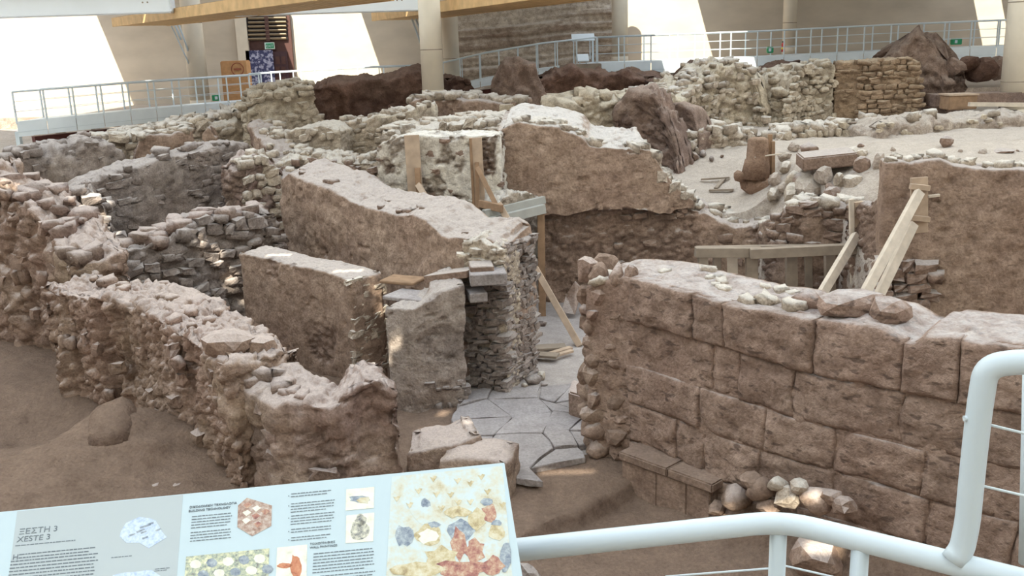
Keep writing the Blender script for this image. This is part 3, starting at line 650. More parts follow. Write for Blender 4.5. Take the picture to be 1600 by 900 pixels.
# stone bench against the ashlar wall
p0 = atz(965, 706, .36)[:2]; d = np.array([.69, -.724]); nb_ = np.array([.724, .69])
bench = empty('stone_bench', (p0[0], p0[1], -.1), 'low stone bench of squared blocks along the foot of the block wall', 'bench')
s = 0
for i, L in enumerate((.86, .74)):
    a = p0 + d * (s + .01); b_ = p0 + d * (s + L - .003)
    q = [(*a, .24), (*b_, .24), (*(b_ + nb_ * .66), .24), (*(a + nb_ * .66), .24)]
    child('bench_slab', MB().poly(q, (0, 0, .13)).bevel(.02).mesh('bench_slab'), M_bench, bench); s += L
s = .03
for i, L in enumerate((.62, .5, .38)):
    a = p0 + d * (s + .002) + nb_ * .05; b_ = p0 + d * (s + L - .002) + nb_ * .05
    q = [(*a, -.4), (*b_, -.4), (*(b_ + nb_ * .3), -.4), (*(a + nb_ * .3), -.4)]
    child('bench_block', MB().poly(q, (0, 0, .63)).bevel(.012).mesh('bench_block'), M_bench, bench); s += L
child('bench_fill', MB().poly([(*(p0 + nb_ * .36 + d * .05), -.4), (*(p0 + nb_ * .36 + d * 1.5), -.4), (*(p0 + nb_ * .62 + d * 1.5), -.4), (*(p0 + nb_ * .62 + d * .05), -.4)], (0, 0, .63)).mesh('bench_fill'), M_bench, bench)

# ------------------------------------------------------------------ dark earth masses at the back
B1 = ruin('earth_bank', 'dark reddish-brown earth face below the back railing', [(484, 134, 33), (520, 124, 33.2), (560, 122, 33.4), (600, 116, 33.6), (640, 112, 33.8), (672, 110, 34), (700, 118, 34.2), (740, 124, 34.4)], 1.6, 2.6, M_dark, .07, .07, .5, .3, .3, .12, .25, seed=31, cat='earth bank')
B2 = ruin('earth_pillar', 'rounded brown earth hump standing behind the pale-topped walls', [(764, 122, 32.4), (786, 100, 32.3), (812, 92, 32.2), (836, 98, 32.3), (846, 120, 32.4)], 1.4, 2.8, M_purple, .06, .06, .5, .34, .4, .1, .4, seed=32, cat='earth mass')
B3 = ruin('earth_ridge', 'long dark brown earth ridge under the white walkway', [(840, 124, 32.6), (880, 112, 32.8), (910, 106, 33), (950, 110, 33), (1000, 116, 32.8), (1022, 124, 32.5)], 2.0, 2.6, M_dark, .07, .07, .5, .36, .3, .14, .35, seed=33, cat='earth mass')
B4 = ruin('earth_baulk', 'tall pitted purple-brown baulk of compacted ash', [(960, 158, 26.8), (984, 140, 26.6), (1006, 138, 26.4), (1022, 150, 26.2), (1036, 180, 26.0), (1050, 220, 25.8), (1062, 262, 25.6), (1070, 296, 25.5)], .8, 1.6, M_purple, .05, .15, .34, .26, .2, .1, .2, seed=34, cat='earth mass')
B5 = ruin('boulder_wall', 'chunky cream boulders topping the wall beside the ash baulk', [(880, 196, 26.6), (896, 162, 26.8), (930, 150, 27), (966, 152, 27.2), (984, 170, 27.2)], 1.4, 2.2, M_cream, .05, .16, .6, .26, .3, .12, .2, seed=35)
topstones(B5, 0, 1, 26, .55, M_cream, 79)
F2 = ruin('white_rubble_mound', 'white crumbling rubble mound climbing to a knobbly peak', [(1034, 148, 29.4), (1075, 144, 30.2), (1100, 120, 31.2), (1130, 98, 31.8), (1160, 97, 32), (1178, 112, 32), (1190, 150, 31.8), (1196, 180, 31.6)], 1.8, 2.2, M_cream, .06, .14, .42, .32, .15, .16, .35, seed=36)
topstones(F2, 0, 1, 110, .26, M_pale, 80); course(F2, 0, 1, .3, .97, .16, .22, M_pale, .34, .2, .04, seed=30, most=200)
F2b = ruin('brown_faced_stub', 'brown-faced wall stub half buried in white rubble', [(1036, 168, 27.2), (1062, 160, 27), (1080, 172, 26.8), (1092, 206, 26.6)], .8, 2.0, M_purple, .055, .05, .3, .12, .6, .06, .12, seed=37)
F2c = ruin('rubble_spill', 'spill of broken white stones at the foot of the rubble mound', [(1076, 216, 26.4), (1110, 196, 27), (1150, 200, 27.2), (1185, 206, 27.3)], 1.4, 2.0, M_pale, .055, .14, .4, .3, .1, .16, .25, seed=38)
topstones(F2c, 0, 1, 50, .34, M_pale, 81); course(F2c, 0, 1, .3, .97, .22, .3, M_pale, .5, .22, .05, seed=32, most=80)
F1 = ruin('coursed_wall', 'tan wall of thin coursed stones with squared corner on the terrace', [(1306, 96, 33.2), (1350, 93, 33), (1400, 91, 32.8), (1424, 89, 32.7), (1440, 96, 32.6)], 1.1, 2.6, M_course, .05, .05, .26, .08, .3, .04, .08, seed=39)
course(F1, .32, 1, .30, .98, .135, .30, M_course, .9, .16, .05, 'round', seed=33, most=300)
course(F1, .0, .32, .30, .98, .135, .30, M_course, .25, .12, .02, 'round', seed=34, most=30)
F1b = ruin('cream_slope_wall', 'cream rubble flank sloping down from the coursed wall', [(1232, 150, 31.6), (1244, 120, 32), (1262, 104, 32.4), (1286, 98, 32.8), (1306, 98, 33)], 1.4, 2.6, M_cream, .055, .10, .34, .22, .3, .1, .2, seed=40)
course(F1b, 0, 1, .25, .98, .16, .24, M_cream, .5, .22, .06, seed=35, most=190); topstones(F1b, 0, 1, 24, .34, M_cream, 82)
F1c = ruin('rock_spire', 'weathered purple-grey rock spire behind the coursed wall', [(1388, 92, 35), (1410, 70, 35), (1432, 54, 34.8), (1456, 58, 34.6), (1474, 84, 34.4), (1482, 120, 34.2)], 1.8, 2.8, M_purple, .06, .09, .5, .42, .5, .16, .4, seed=41, cat='rock')
F1d = ruin('earth_shoulder', 'brown earth shoulder standing between walkway and coursed wall', [(1076, 118, 35), (1095, 98, 35.2), (1125, 94, 35.4), (1150, 104, 35.6), (1200, 108, 35.8), (1240, 100, 36), (1262, 96, 36)], 1.4, 2.8, M_dark, .07, .06, .5, .3, .3, .1, .3, seed=42, cat='earth mass')
F3 = ruin('low_rubble_wall', 'low knobbly rubble wall crossing the dusty terrace', [(1216, 214, 27.2), (1260, 200, 27.8), (1310, 192, 28.2), (1366, 190, 28.4), (1376, 202, 28.4)], .9, 2.4, M_pale, .055, .11, .36, .2, .15, .12, .2, seed=43)
topstones(F3, 0, 1, 40, .34, M_pale, 83); course(F3, 0, 1, .3, .97, .2, .3, M_cream, .5, .2, .05, seed=36, most=60)
F4 = ruin('dust_covered_wall', 'long low wall buried in pale dust running past the column', [(1374, 194, 27.2), (1420, 184, 27.8), (1480, 178, 28.4), (1540, 178, 28.8), (1640, 176, 29.4)], 1.6, 2.6, M_terr, .06, .05, .3, .2, .35, .06, .4, seed=45)
course(F4, 0, 1, .4, .85, .14, .2, M_cream, .14, .12, .03, seed=37, most=110); topstones(F4, 0, 1, 7, .3, M_pale, 84)
A0 = ruin('low_red_slab', 'low reddish broken block lying at the foot of the pinkish wall', [(636, 704, 12.55), (690, 690, 12.55), (752, 676, 12.7)], .8, -.1, M_left, .04, .04, .3, .12, .7, .05, .12, seed=46, cat='block', pit=.02)
A1 = ruin('low_stone_step', 'low rough step beyond the reddish broken block', [(690, 722, 12.2), (745, 716, 12.1), (788, 722, 12.0)], .7, -.1, M_left, .05, .04, .3, .1, .6, .05, .08, seed=47, cat='block')

# ------------------------------------------------------------------ paving and dusty doorway floor
FLOOR = bpy.data.objects['floor']
dust_floor = terrain('floor_dust', -1.0, 6.6, 12.6, 22.2, .1, lambda X, Y: .05 + .025 * fbm(np.c_[X, Y, X * 0] * 1.6, 4, 8) - .2 * (1 - ss(12.7, 14.4, Y + .3 * X)), M_floor, 'pale dusty floor inside the doorway')
rs = random.Random(21)
gx = [-1.0, -.35, .3, .85, 1.35]; gy = [11.6, 12.3, 12.95, 13.55, 14.15, 14.8, 15.5, 16.1]
pt = {(i, j): (x + rs.uniform(-.2, .2) + .12 * (j % 2), y + rs.uniform(-.2, .2)) for i, x in enumerate(gx) for j, y in enumerate(gy)}
for i in range(4):
    for j in range(7):
        c = [pt[i, j], pt[i + 1, j], pt[i + 1, j + 1], pt[i, j + 1]]
        if (c[0][0] + .1) * .69 - (c[0][1] - 10.93) * .73 > -.95: continue
        m = np.mean(c, axis=0); poly = []
        for k in range(4):
            a, b_ = np.array(c[k]), np.array(c[(k + 1) % 4])
            poly.append(a); poly.append((a + b_) / 2 + (m - (a + b_) / 2) * rs.uniform(-.12, .12))
        poly = [m + (q - m) * (1 - .014 / max(.2, np.linalg.norm(q - m))) for q in poly]
        zt = .075 + rs.uniform(0, .035); tl = rs.uniform(-.03, .03), rs.uniform(-.03, .03)
        link('paving_slab', MB().poly([(q[0], q[1], zt - .1 + (q[0] - m[0]) * tl[0] + (q[1] - m[1]) * tl[1]) for q in poly], (0, 0, .1)).bevel(.012, 1).mesh('paving_slab'), M_slab, FLOOR)

# ------------------------------------------------------------------ timber props, frames and boards
def plank(name, p, q, w_, t_, mat, parent, up=(0, 1, 0)):
    return child(name, MB().beam(p, q, w_, t_, up).bevel(.006, 1).mesh(name), mat, parent)
def to_floor(p, q, z=0.0):
    p, q = np.array(p), np.array(q); return p + (q - p) * ((z - p[2]) / (q[2] - p[2]))
e = empty('timber_prop', at(648, 320, 21.3), 'short timber prop with board and stub strut on the white plaster', 'prop')
plank('board', at(643, 211, 21.28), at(651, 330, 21.2), .33, .06, M_wood, e)
plank('cleat', at(652, 262, 21.1), at(656, 322, 21.0), .12, .12, M_woodd, e); plank('strut', at(653, 288, 21.05), at(676, 326, 20.4), .12, .1, M_wood, e)
e = empty('timber_prop', at(748, 330, 21.0), 'timber prop with board and long strut slanting down to the dusty floor', 'prop')
plank('board', at(743, 215, 20.95), at(750, 342, 20.9), .27, .06, M_wood, e); plank('edge_board', at(735, 216, 20.95), at(741, 336, 20.9), .06, .1, M_woodd, e)
plank('cleat', at(745, 253, 20.85), at(747, 345, 20.7), .09, .09, M_woodd, e)
plank('upper_strut', at(746, 262, 20.8), at(776, 322, 20.3), .1, .08, M_woodd, e); plank('bracket', at(750, 318, 20.6), at(784, 326, 20.1), .16, .1, M_woodd, e)
plank('long_strut', at(779, 318, 20.3), atz(906, 541, .06), .13, .1, M_wood, e)
e = empty('timber_prop', at(1342, 450, 19.0), 'timber prop of two uprights and one pale strut before the parapet', 'prop')
f0 = lambda px, py, Y: to_floor(at(px, py - 60, Y), at(px + 1, py, Y))
plank('upright', at(1330, 311, 19.2), f0(1332, 450, 19.2), .09, .09, M_woodp, e); plank('upright', at(1342, 315, 19.25), f0(1346, 450, 19.25), .2, .08, M_wood, e); plank('upright', at(1351, 330, 19.3), f0(1355, 450, 19.3), .08, .1, M_wood, e)
a = at(1338, 368, 19.1); plank('strut', a, to_floor(a, at(1290, 449, 18.0)), .17, .13, M_woodp, e)
e = empty('timber_prop', at(1436, 350, 17.2), 'timber prop with wall board and two pale parallel struts', 'prop')
plank('board', at(1436, 277, 17.25), at(1436, 364, 17.2), .31, .06, M_wood, e)
plank('cleat', at(1422, 291, 17.15), at(1452, 294, 17.15), .1, .1, M_wood, e); plank('cleat', at(1424, 340, 17.12), at(1452, 343, 17.12), .1, .1, M_wood, e); plank('peg', at(1450, 307, 17.2), at(1468, 305, 17.2), .05, .06, M_woodp, e)
a = at(1437, 300, 17.05); plank('strut', a, to_floor(a, at(1352, 457, 15.9)), .16, .12, M_woodp, e)
a = at(1427, 350, 17.0); plank('strut', a, to_floor(a, at(1374, 460, 16.2)), .16, .12, M_woodp, e)
e = empty('door_frame_support', at(790, 480, 20.1), 'grey painted timber frame holding up the doorway lintel', 'frame'); e['kind'] = 'thing'
for px in (764, 786): plank('upright', at(px, 345, 20.1), f0(px + 2, 470, 20.1), .14, .12, M_metalp, e)
plank('upright', at(845, 330, 20.9), f0(846, 470, 20.9), .16, .14, M_woodd, e)
plank('lintel', at(752, 350, 20.05), at(850, 326, 20.9), .2, .16, M_metalp, e); plank('lintel', at(756, 334, 20.25), at(850, 312, 21.1), .16, .14, M_metalp, e)
plank('crossbar', at(788, 376, 20.15), at(838, 368, 20.9), .12, .1, M_metalp, e); plank('crossbar', at(764, 372, 20.2), at(786, 369, 20.2), .1, .08, M_metalp, e)
lw = ruin('lintel_rubble', 'patch of white rubble lying over the doorway lintel', [(776, 318, 20.4), (800, 304, 20.7), (826, 300, 21), (846, 306, 21.3)], 1.0, 2.35, M_pale, .04, .08, .22, .1, .2, .06, .1, seed=50); lw.o['kind'] = 'thing'
e = empty('timber_shoring', at(1200, 460, 19.6), 'weathered grey timber shoring frame with square bays under the parapet', 'frame')
FY = 19.55
plank('top_beam', at(1086, 394, FY), at(1190, 394, FY), .2, .2, M_frame, e); plank('top_beam', at(1172, 396, FY - .2), at(1340, 388, FY - .5), .2, .2, M_frame, e)
for px, w_ in ((1098, .2), (1174, .24), (1236, .22), (1296, .2)):
    plank('post', at(px, 396, FY), f0(px, 450, FY), w_, .16, M_frame, e)
for px in (1120, 1262): plank('back_post', at(px, 396, FY + .55), f0(px, 450, FY + .55), .16, .12, M_frame, e)
plank('back_beam', at(1088, 390, FY + .5), at(1330, 386, FY + .4), .14, .14, M_frame, e)
plank('white_board', at(1144, 398, FY + .25), f0(1144, 450, FY + .25), .22, .03, M_woodp, e)
# lintel slabs over the rough pier
e = empty('stone_lintel', at(740, 440, 16), 'broken flat lintel slabs lying across pier and corner', 'lintel'); e['kind'] = 'thing'
def slab(name, pts, th, mat, parent):
    return child(name, MB().poly(pts, (0, 0, th)).bevel(.015, 1).mesh(name), mat, parent)
def quad(c, ax, L, W_):
    ax = np.array([*ax, 0.0]); ax /= np.linalg.norm(ax); nn = np.array([-ax[1], ax[0], 0]); c = np.array(c); return [c - ax * L / 2 - nn * W_ / 2, c + ax * L / 2 - nn * W_ / 2, c + ax * L / 2 + nn * W_ / 2, c - ax * L / 2 + nn * W_ / 2]
slab('lintel_slab', quad(at(762, 440, 15.85), (1, .1), .62, .6), .2, M_slab, e); slab('lintel_slab', quad(at(744, 466, 15.9), (1, .2), .3, .6), .16, M_slab, e); slab('lintel_slab', quad(at(752, 424, 16.0), (1, .1), .4, .5), .14, M_plast, e)
plank('lintel_beam', at(676, 432, 16.5), at(742, 424, 16.0), .5, .12, M_plast, e, (0, 0, 1))
slab('flat_slab', quad(at(648, 466, 16.2), (.9, -.5), .95, .6), .07, M_slab, e)
slab('flat_slab', quad(at(630, 440, 16.9), (.9, -.4), .7, .5), .06, M_woodd, e)
# boards and slabs on the doorway floor
def single(name, me, mat, label, cat, group=None): return tag(link(name, me, mat), label, cat, group)
for i, (a, b_) in enumerate((((788, 506, 17.0), (810, 566, 16.75)), ((794, 503, 17.1), (824, 563, 16.9)))):
    single('leaning_board', MB().beam(at(*a), atz(b_[0], b_[1], .08), .14, .04, (0, 1, 0)).bevel(.005, 1).mesh('leaning_board'), M_wood, 'plain timber board leaning on the stacked stone corner', 'board', 'boards leaning on the corner')
for i, (a, b_, w_, z) in enumerate((((815, 545), (884, 541), .3, .1), ((858, 553), (892, 543), .12, .12), ((860, 558), (894, 548), .1, .14), ((818, 552), (872, 556), .26, .17))):
    single('floor_board', MB().beam(atz(*a, z), atz(*b_, z), w_, .05, (0, 0, 1)).bevel(.006, 1).mesh('floor_board'), (M_frame, M_wood, M_wood, M_frame)[i], 'weathered short board lying flat on the dusty doorway floor', 'board', 'boards on the doorway floor')
single('leaning_slab', MB().poly([at(876, 488, 20.6), at(898, 492, 20.5), at(909, 452, 20.9), at(898, 440, 20.95), at(884, 462, 20.9)], (.02, .07, 0)).bevel(.01, 1).mesh('leaning_slab'), M_plast, 'thin brown stone slab leaning on the pitted wall', 'slab')
single('tan_block', MB().poly([atz(888, 612, .5), atz(922, 622, .5), atz(928, 600, .5), atz(894, 592, .5)], (0, 0, -.5)).bevel(.03, 2).mesh('tan_block'), M_fore, 'tan squared block beside the field-stone wall end', 'block')

# ------------------------------------------------------------------ loose rocks
def ground_hit(px, py, y0=20.9, y1=40):
    d = ray(px, py); Y = np.linspace(y0, y1, 900); P = CAM + d[None, :] * (Y / d[1])[:, None]
    h = hf_far(P[:, 0], P[:, 1]); h = np.where((P[:, 1] < 22.6) & (P[:, 0] > 5.6) & (P[:, 0] < 8.2), np.maximum(1.6 + .45 * ss(5.6, 7.4, P[:, 0]) + .55 * (P[:, 1] - 20.9) * ss(5.6, 6.6, P[:, 0]), np.where(P[:, 1] > 22.2, h, 0)), h); h = np.where((P[:, 1] < 22.4) & (P[:, 0] > 7), 1.7 + .9 * ss(18.4, 21.5, P[:, 1]) * (1 - ss(7.0, 8.6, P[:, 0])) + 1.55 * ss(7.0, 8.6, P[:, 0]) + .06 * (P[:, 1] - 18), h)
    k = np.argmax(P[:, 2] < h); return P[k] if P[k, 2] < h[k] else P[-1]
rs = random.Random(77)
tag(place_rock('earth_boulder', 4, M_ground, atz(176, 676, .5), (1.5, 1.0, 1.0), None, rs, .1), 'ochre earth boulder at the foot of the furrowed wall', 'boulder')
def foot_hit(px, py):
    k = int(np.argmin([abs(px_of(R1.fx[i], R1.fy[i], .45) - px) for i in range(R1.nf)])); return at(px, py, R1.fy[k] - .42)
def rocks(lst, name, label, cat, group, mat, hit, mul=1.05):
    for i, (px, py, w_, h_) in enumerate(lst):
        p = hit(px, py); dist = p[1] / F
        W_, H_ = w_ * dist * mul, h_ * dist * mul * 1.05
        o = place_rock(name, rs.randrange(8), mat[i % len(mat)] if isinstance(mat, list) else mat, p + [0, 0, H_ * .32], (W_, W_ * rs.uniform(.7, 1), H_), None, rs, .18)
        tag(o, label[i % len(label)] if isinstance(label, list) else label, cat, group)
rocks([(1300, 262, 30, 26), (1265, 240, 26, 16), (1240, 236, 18, 14), (1330, 242, 24, 12), (1345, 268, 22, 22), (1372, 262, 26, 22), (1330, 300, 30, 30), (1360, 290, 22, 20), (1378, 280, 18, 20), (1310, 292, 20, 22), (1295, 300, 18, 14), (1225, 250, 22, 14), (1228, 268, 26, 16), (1262, 300, 40, 30), (1285, 286, 34, 26), (1240, 286, 24, 18), (1375, 300, 20, 14), (1225, 300, 16, 14), (1346, 246, 16, 12), (1318, 312, 20, 12), (1268, 306, 64, 36), (1240, 312, 40, 26), (1300, 314, 34, 22), (1210, 290, 26, 20), (1208, 312, 24, 18), (1352, 308, 34, 26), (1384, 316, 26, 24)],
      'loose_boulder', ['angular whitish boulder in the tumbled heap beside the pillar stump', 'brown boulder in the tumbled heap beside the pillar stump', 'dusty tan boulder in the tumbled heap beside the pillar stump'], 'boulder', 'tumbled boulders beside the pillar stump', [M_pale, M_plast, M_terr], ground_hit, 1.35)
rocks([(1086, 250, 14, 16), (1098, 246, 14, 14), (1128, 246, 8, 6), (1112, 252, 10, 10)], 'loose_rock', 'small rock on the pale floor beside the ash baulk', 'rock', 'small rocks by the ash baulk', [M_plast, M_grey], ground_hit)
rocks([(1478, 230, 28, 20), (1395, 236, 10, 8), (1345, 230, 12, 8), (1535, 244, 20, 14), (1520, 250, 12, 8), (1500, 238, 8, 6)], 'loose_rock', 'lone brown rock lying on the dusty terrace', 'rock', 'rocks on the open terrace', [M_plast, M_terr], ground_hit)
rocks([(1592, 252, 22, 22), (1568, 240, 40, 10)], 'stone_slab', 'flat brown stone on the terrace edge near the column', 'stone', 'stones on the terrace edge', [M_plast], ground_hit)
rocks([(1490, 115, 40, 30), (1530, 125, 60, 40), (1556, 118, 40, 40), (1510, 108, 40, 24)], 'dark_boulder', 'big dark grey boulder between rock spire and column', 'boulder', 'dark boulders by the column', [M_purple, M_dark], lambda px, py: at(px, py, 34.5))
rocks([(120, 196, 24, 20), (95, 208, 20, 12), (150, 206, 16, 10), (60, 216, 18, 10)], 'loose_rock', 'grey rock lying below the white walkway fascia', 'rock', 'rocks below the walkway', [M_grey, M_pale], lambda px, py: ground_hit(px, py, 26))
h0 = lambda px, py: atz(px, py, .05)
tag(place_rock('cut_stone', 3, M_pale, atz(822, 508, .17), (.42, .36, .4), None, rs, .1), 'pale rough-cut stone on the doorway floor', 'stone')
tag(place_rock('round_stone', 2, M_grey, atz(847, 506, .09), (.26, .24, .17), None, rs, .1), 'smooth rounded grey stone beside the rough-cut one', 'stone')
rocks([(812, 590, 40, 22), (832, 600, 30, 20), (845, 592, 24, 16), (806, 578, 26, 18), (820, 606, 14, 10), (850, 604, 16, 10), (798, 570, 22, 18)], 'rubble_stone', 'broken pale stone in the small heap at the foot of the corner', 'stone', 'small rubble heap by the doorway', [M_pale, M_grey], h0)
rocks([(1150, 790, 50, 34), (1190, 778, 50, 40), (1232, 786, 50, 34), (1275, 792, 60, 36), (1175, 760, 40, 24), (1215, 765, 34, 24), (1320, 804, 50, 34), (1120, 800, 34, 20), (1250, 772, 40, 26), (1300, 786, 36, 26), (1204, 800, 40, 26)], 'foot_stone', ['rough sandy stone heaped at the foot of the block wall past the bench', 'rough brown stone heaped at the foot of the block wall past the bench', 'pale whitish stone heaped at the foot of the block wall past the bench'], 'stone', 'stones at the foot of the block wall', [M_fore, M_bench, M_pale], lambda px, py: foot_hit(px, py), 1.25)
tag(place_rock('large_stone', 5, M_fore, atz(1278, 872, .05), (.85, .6, .6), None, rs, .2), 'large cracked stone in sunlight below the white rail', 'stone')
tag(place_rock('large_stone', 1, M_fore, atz(1340, 880, -.05), (.4, .4, .4), None, rs, .2), 'smaller brown stone touching the large cracked stone', 'stone')
tag(place_rock('grey_stone', 6, M_grey, atz(825, 896, -.1), (.42, .3, .3), None, rs, .1), 'smooth grey stone showing under the panel corner', 'stone')
rocks([(240, 762, 60, 16), (290, 757, 60, 14), (200, 772, 30, 10)], 'pale_stone', 'flat pale stone by the lower edge of the furrowed wall', 'stone', 'flat stones in front of the furrowed wall', [M_left], lambda px, py: atz(px, py, .0))
p = at(1296, 264, 21.5)
single('cut_slab', MB().poly([V(p) + Vector(q) for q in ((-.6, 0, -.04), (.58, -.1, .06), (.62, .6, .12), (-.56, .7, .02))], (0, 0, .3)).bevel(.03).mesh('cut_slab'), M_plast, 'long flat-cut pale stone slab lying on the boulders', 'slab')
p = ground_hit(1180, 298)
M_stump = ruin_mat('stump_earth', srgb(150, 116, 90), srgb(144, 110, 86), srgb(158, 122, 92), srgb(168, 138, 112), .4, .6)
e = empty('pillar_stump', p, 'stepped brown earth pillar stump flanked by dark timber posts', 'pillar stump')
def lump(name, c, size, mat, i): o = place_rock(name, i, mat, np.array(c) - np.array(p), size, e, rs, .05); return o
lump('pillar_base', p + [0, 0, .15], (1.0, .8, .6), M_stump, 1); lump('pillar_base', p + [-.35, 0, .35], (.4, .4, .4), M_stump, 4)
child('pillar_drum', MB().tube([p + [0, 0, .3], p + [.02, 0, .75], p + [.03, 0, .78], p + [.03, 0, 1.25], p + [.03, 0, 1.3]], [.38, .30, .28, .25, .16], 10).mesh('pillar_drum'), M_stump, e)
plank('timber_post', p + [.38, .15, .1], p + [.36, .15, 1.35], .1, .08, M_woodd, e); plank('timber_post', p + [.42, -.05, 0], p + [.38, -.05, 1.2], .09, .08, M_woodd, e)
for z in (.35, .85): plank('tie_batten', p + [-.1, -.22, z], p + [.55, -.2, z + .06], .03, .05, M_woodp, e)
for i, (a, b_) in enumerate((((1095, 284), (1140, 281)), ((1108, 301), (1146, 300)), ((1132, 282), (1118, 298)))):
    single('loose_batten', MB().beam(ground_hit(*a) + [0, 0, .06], ground_hit(*b_) + [0, 0, .06], .09, .04, (0, 0, 1)).mesh('loose_batten'), M_frame, 'pale batten lying on the ground beside the pillar stump', 'batten', 'battens by the pillar stump')
e = empty('wooden_crate', at(1497, 172, 31), 'brown wooden box on the low grey platform near the column', 'box')
lo, hi = at(1482, 172, 31), at(1512, 147, 31.7); child('box_body', MB().box(lo, hi).bevel(.02).mesh('box_body'), M_woodd, e); child('box_lid', MB().box((lo[0] - .03, lo[1] - .03, hi[2]), (hi[0] + .03, hi[1] + .03, hi[2] + .05)).mesh('box_lid'), M_wood, e)
single('low_platform', MB().box(at(1462, 168, 32), at(1640, 140, 33)).bevel(.03).mesh('low_platform'), M_purple, 'low grey stone platform behind the wooden box', 'platform')
single('pale_beam', MB().beam(at(1514, 163, 30.5), at(1640, 164, 30.5), .16, .12).mesh('pale_beam'), M_woodp, 'pale timber beam lying level past the column foot', 'beam')['kind'] = 'thing'

# ------------------------------------------------------------------ columns
def column(px0, px1, pyb, Y, label, joints=(), ztop=10.35):
    if Y < 33.2: ztop = 8.15
    a, b_ = at(px0, pyb, Y), at(px1, pyb, Y); r = abs(b_[0] - a[0]) / 2; c = (a + b_) / 2; c[2] -= .3
    e = empty('round_column', c, label, 'column'); e['kind'] = 'thing'
    child('shaft', MB().tube([c, [c[0], c[1], ztop]], r, 28).mesh('shaft'), M_colm, e)
    child('base_ring', MB().tube([c, c + [0, 0, .35]], r * 1.04, 28).mesh('base_ring'), M_colm, e)
    for py in joints:
        z = at(px0, py, Y)[2]; child('joint_ring', MB().tube([[c[0], c[1], z - .012], [c[0], c[1], z + .012]], r * 1.012, 28).mesh('joint_ring'), M_frame, e)
column(660, 694, 143, 31.5, 'stout cream round column rising among the pale-topped walls', (78,))
column(694, 719, 120, 41, 'slim cream column close behind the stout one', (92,))
column(956, 981, 90, 44, 'cream column beside the layered earth bank')
column(1222, 1243, 75, 46, 'thin cream column by the red extinguisher', (36,))
column(1562, 1606, 172, 32.5, 'thick cream column at the end of the dust-covered wall', (4, 128))
column(298, 328, 158, 42, 'cream column with metal stays beside the brown crate', (36,))

# ------------------------------------------------------------------ far walkways
def walkway(name, label, edge, depth, fh, rh, nposts, mids=2, far=True, fascia=True):
    E_ = np.array([at(*q) for q in edge]); e = empty(name, E_[0], label, 'walkway')
    seg = np.r_[0, np.cumsum(np.linalg.norm(E_[1:, :2] - E_[:-1, :2], axis=1))]
    P = lambda t: np.array([np.interp(t * seg[-1], seg, E_[:, k]) for k in range(3)])
    back = np.array([0, depth, 0])
    for i in range(len(E_) - 1):
        a, b_ = E_[i], E_[i + 1]
        child('deck', MB().poly([a, b_, b_ + back, a + back], (0, 0, -.08)).mesh('deck'), M_railfar, e)
    for side in ((0, 1) if far else (0,)):
        o = back * side
        child('top_rail', MB().tube([q + o + [0, 0, rh] for q in E_], .035, 8).mesh('top_rail'), M_railfar, e)
        for m in range(mids): child('mid_rail', MB().tube([q + o + [0, 0, rh * (m + 1) / (mids + 1)] for q in E_], .009, 6).mesh('mid_rail'), M_railfar, e)
        for i in range(nposts + 1):
            q = P(i / nposts) + o; child('post', MB().box(q + [-.022, -.03, -.08], q + [.022, .03, rh]).mesh('post'), M_railfar, e)
    if fascia:
        for i in range(nposts):
            a, b_ = P((i + .015) / nposts), P((i + .985) / nposts)
            child('fascia_panel', MB().poly([a + [0, -.04, -fh], b_ + [0, -.04, -fh], b_ + [0, -.04, 0], a + [0, -.04, 0]], (0, .03, 0)).mesh('fascia_panel'), M_fascia, e)
            child('edge_strip', MB().poly([a + [0, -.05, -fh * .72], b_ + [0, -.05, -fh * .72], b_ + [0, -.05, -fh * .68], a + [0, -.05, -fh * .68]], (0, .02, 0)).mesh('edge_strip'), M_railfar, e)
        a, b_ = P(0), P(1)
        child('under_beam', MB().beam(a + back / 2 + [0, 0, -fh - .2], b_ + back / 2 + [0, 0, -fh - .2], .3, .25).mesh('under_beam'), plain('red_steel', srgb(96, 52, 46), .7), e)
    return e
wl = walkway('visitor_walkway', 'white walkway with panelled side and open railing before the sunlit wall', [(26, 190, 33.5), (210, 172, 36.5), (392, 157, 40)], 2.0, .52, 1.0, 9)
for px in (30, ): child('leg', MB().box(at(px - 2, 240, 33.6), at(px + 3, 205, 33.8)).mesh('leg'), M_railfar, wl)
walkway('visitor_walkway', 'grey low walkway railing running behind the dark earth face', [(392, 152, 41), (480, 146, 42), (580, 140, 43), (660, 137, 43.5)], 1.6, .4, .95, 8, 1)
walkway('walkway_ramp', 'railed walkway ramp climbing before the layered earth bank', [(690, 138, 40), (760, 122, 40), (850, 107, 40), (932, 98, 40)], 1.8, .3, 1.0, 8, 0)
walkway('visitor_walkway', 'high white walkway with railing and panelled side spanning to the thick column', [(934, 98, 40), (1200, 88, 40), (1400, 78, 40), (1640, 68, 40)], 2.0, .5, 1.0, 17)
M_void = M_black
struct(link('under_walkway_shade', MB().box(at(1016, 133, 39.5), at(1090, 112, 41)).mesh('under_walkway_shade'), M_black))  # black block put in as the shade below the high walkway

